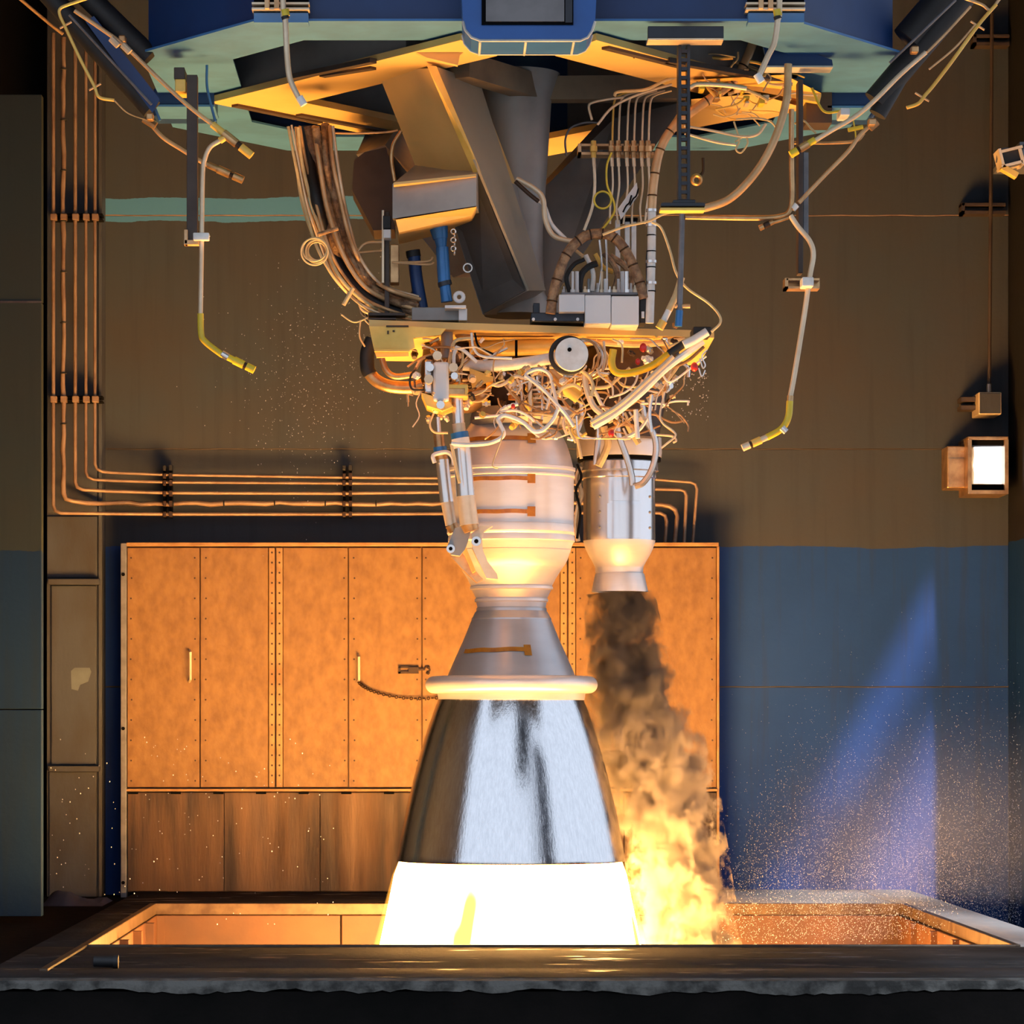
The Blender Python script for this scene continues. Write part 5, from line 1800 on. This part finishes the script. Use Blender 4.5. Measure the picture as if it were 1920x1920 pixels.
nt.links.new(q, fl.inputs[0])
em = math_n(nt, 'MULTIPLY', math_n(nt, 'POWER', fl.outputs[0], 1.7), 20.0)
pv = nd(nt, 'ShaderNodeVolumePrincipled')
pv.inputs['Color'].default_value = (0.9, 0.6, 0.35, 1)
nt.links.new(math_n(nt, 'MULTIPLY', fl.outputs[0], 2.0), pv.inputs['Density'])
pv.inputs['Emission Color'].default_value = (1.0, 0.50, 0.10, 1)
nt.links.new(em, pv.inputs['Emission Strength'])
nt.links.new(pv.outputs[0], nt.nodes['Material Output'].inputs['Volume'])
o = domain(FP, FD, 1.3).build('rolling_fire', m, None)
tag(o, 'yellow fire licking up beside the bell nozzle on the right', 'fire', kind='stuff')

# thin mist hanging over the right of the slab
mm = bpy.data.materials.new('deluge_mist')
mm.use_nodes = True
nt = mm.node_tree
nt.nodes.remove(nt.nodes['Principled BSDF'])
pv = nd(nt, 'ShaderNodeVolumeScatter')
pv.inputs['Color'].default_value = (0.9, 0.9, 0.95, 1)
g = nd(nt, 'ShaderNodeNewGeometry')
vm = nd(nt, 'ShaderNodeVectorMath', operation='SUBTRACT')
nt.links.new(g.outputs['Position'], vm.inputs[0])
vm.inputs[1].default_value = (2.75, 18.0, 0.0)
ln = nd(nt, 'ShaderNodeVectorMath', operation='LENGTH')
nt.links.new(scalev(nt, vm.outputs[0], (0.75, 0.8, 0.85)), ln.inputs[0])
mr = nd(nt, 'ShaderNodeMapRange')
mr.interpolation_type = 'SMOOTHSTEP'
mr.inputs[1].default_value = 1.0
mr.inputs[2].default_value = 0.1
mr.inputs[3].default_value = 0.0
mr.inputs[4].default_value = 0.12
nt.links.new(ln.outputs[1], mr.inputs[0])
nt.links.new(math_n(nt, 'MULTIPLY', mr.outputs[0], math_n(nt, 'MULTIPLY', noise_n(nt, g.outputs['Position'], 2.0, 2.0), 2.0)), pv.inputs['Density'])
nt.links.new(pv.outputs[0], nt.nodes['Material Output'].inputs['Volume'])
b = MB()
b.ball((2.75, 18.0, 0.0), 1.0, (1.4, 1.3, 1.25), 4)
for v in b.bm.verts:
    v.co.z = max(v.co.z, 0.02)
o = b.build('water_mist', mm, None)
tag(o, 'thin pinkish water mist over the right end of the slab', 'mist', kind='stuff')

# water droplets thrown up by the deluge
wm = mat('water_drop', (0.42, 0.46, 0.62), 0.2)
rw = random.Random(9)


def drops(name, gen, count, label):
    vs, fs = [], []
    for k in range(count):
        p, r = gen()
        n0 = len(vs)
        vs += [p + Vector((r, 0, 0)), p - Vector((r, 0, 0)), p + Vector((0, r, 0)), p - Vector((0, r, 0)), p + Vector((0, 0, r * 1.3)), p - Vector((0, 0, r * 1.3))]
        for a, c, e in ((0, 2, 4), (2, 1, 4), (1, 3, 4), (3, 0, 4), (2, 0, 5), (1, 2, 5), (3, 1, 5), (0, 3, 5)):
            fs.append((n0 + a, n0 + c, n0 + e))
    me = bpy.data.meshes.new(name)
    me.from_pydata(vs, [], fs)
    me.materials.append(wm)
    o = bpy.data.objects.new(name, me)
    COL.objects.link(o)
    return tag(o, label, 'droplets', kind='stuff')


def g_right():
    while True:
        y = 1760 - abs(rw.gauss(0, 170))
        x = rw.uniform(1330, 1915)
        d = rw.uniform(16.4, 19.2)
        if y < 1120 or (x < 1350 + (1700 - y) * .35 and rw.random() < .8):
            continue
        if rw.random() > .25 + .75 * min(1, (x - 1330) / 260):
            continue
        return P(x, y, d), rw.uniform(.0006, .0017)


def g_left():
    x = rw.gauss(590, 75)
    y = rw.gauss(720, 100)
    return P(x, y, rw.uniform(16.2, 18.8)), rw.uniform(.0008, .0028)


def g_low():
    return P(rw.uniform(80, 640), rw.uniform(1380, 1740), rw.uniform(16.5, 19.1)), rw.uniform(.0018, .0036)


def g_pit():
    return P(rw.uniform(1350, 1800), rw.uniform(1690, 1772), rw.uniform(15.5, 17.6)), rw.uniform(.0008, .0020)


def g_misc():
    return P(rw.uniform(1240, 1330), rw.uniform(700, 790), rw.uniform(16, 17)), rw.uniform(.0016, .0036)


drops('water_droplets', g_right, 20000, 'fine water spray thrown up over the right side of the slab')
drops('water_droplets', g_pit, 1000, 'water spray over the right end of the flame pit')
drops('water_droplets', g_left, 650, 'loose cluster of water drops left of the engine top')
drops('water_droplets', g_low, 160, 'few scattered water drops in front of the locker and column')
drops('water_droplets', g_misc, 90, 'small cluster of water drops right of the engine top')
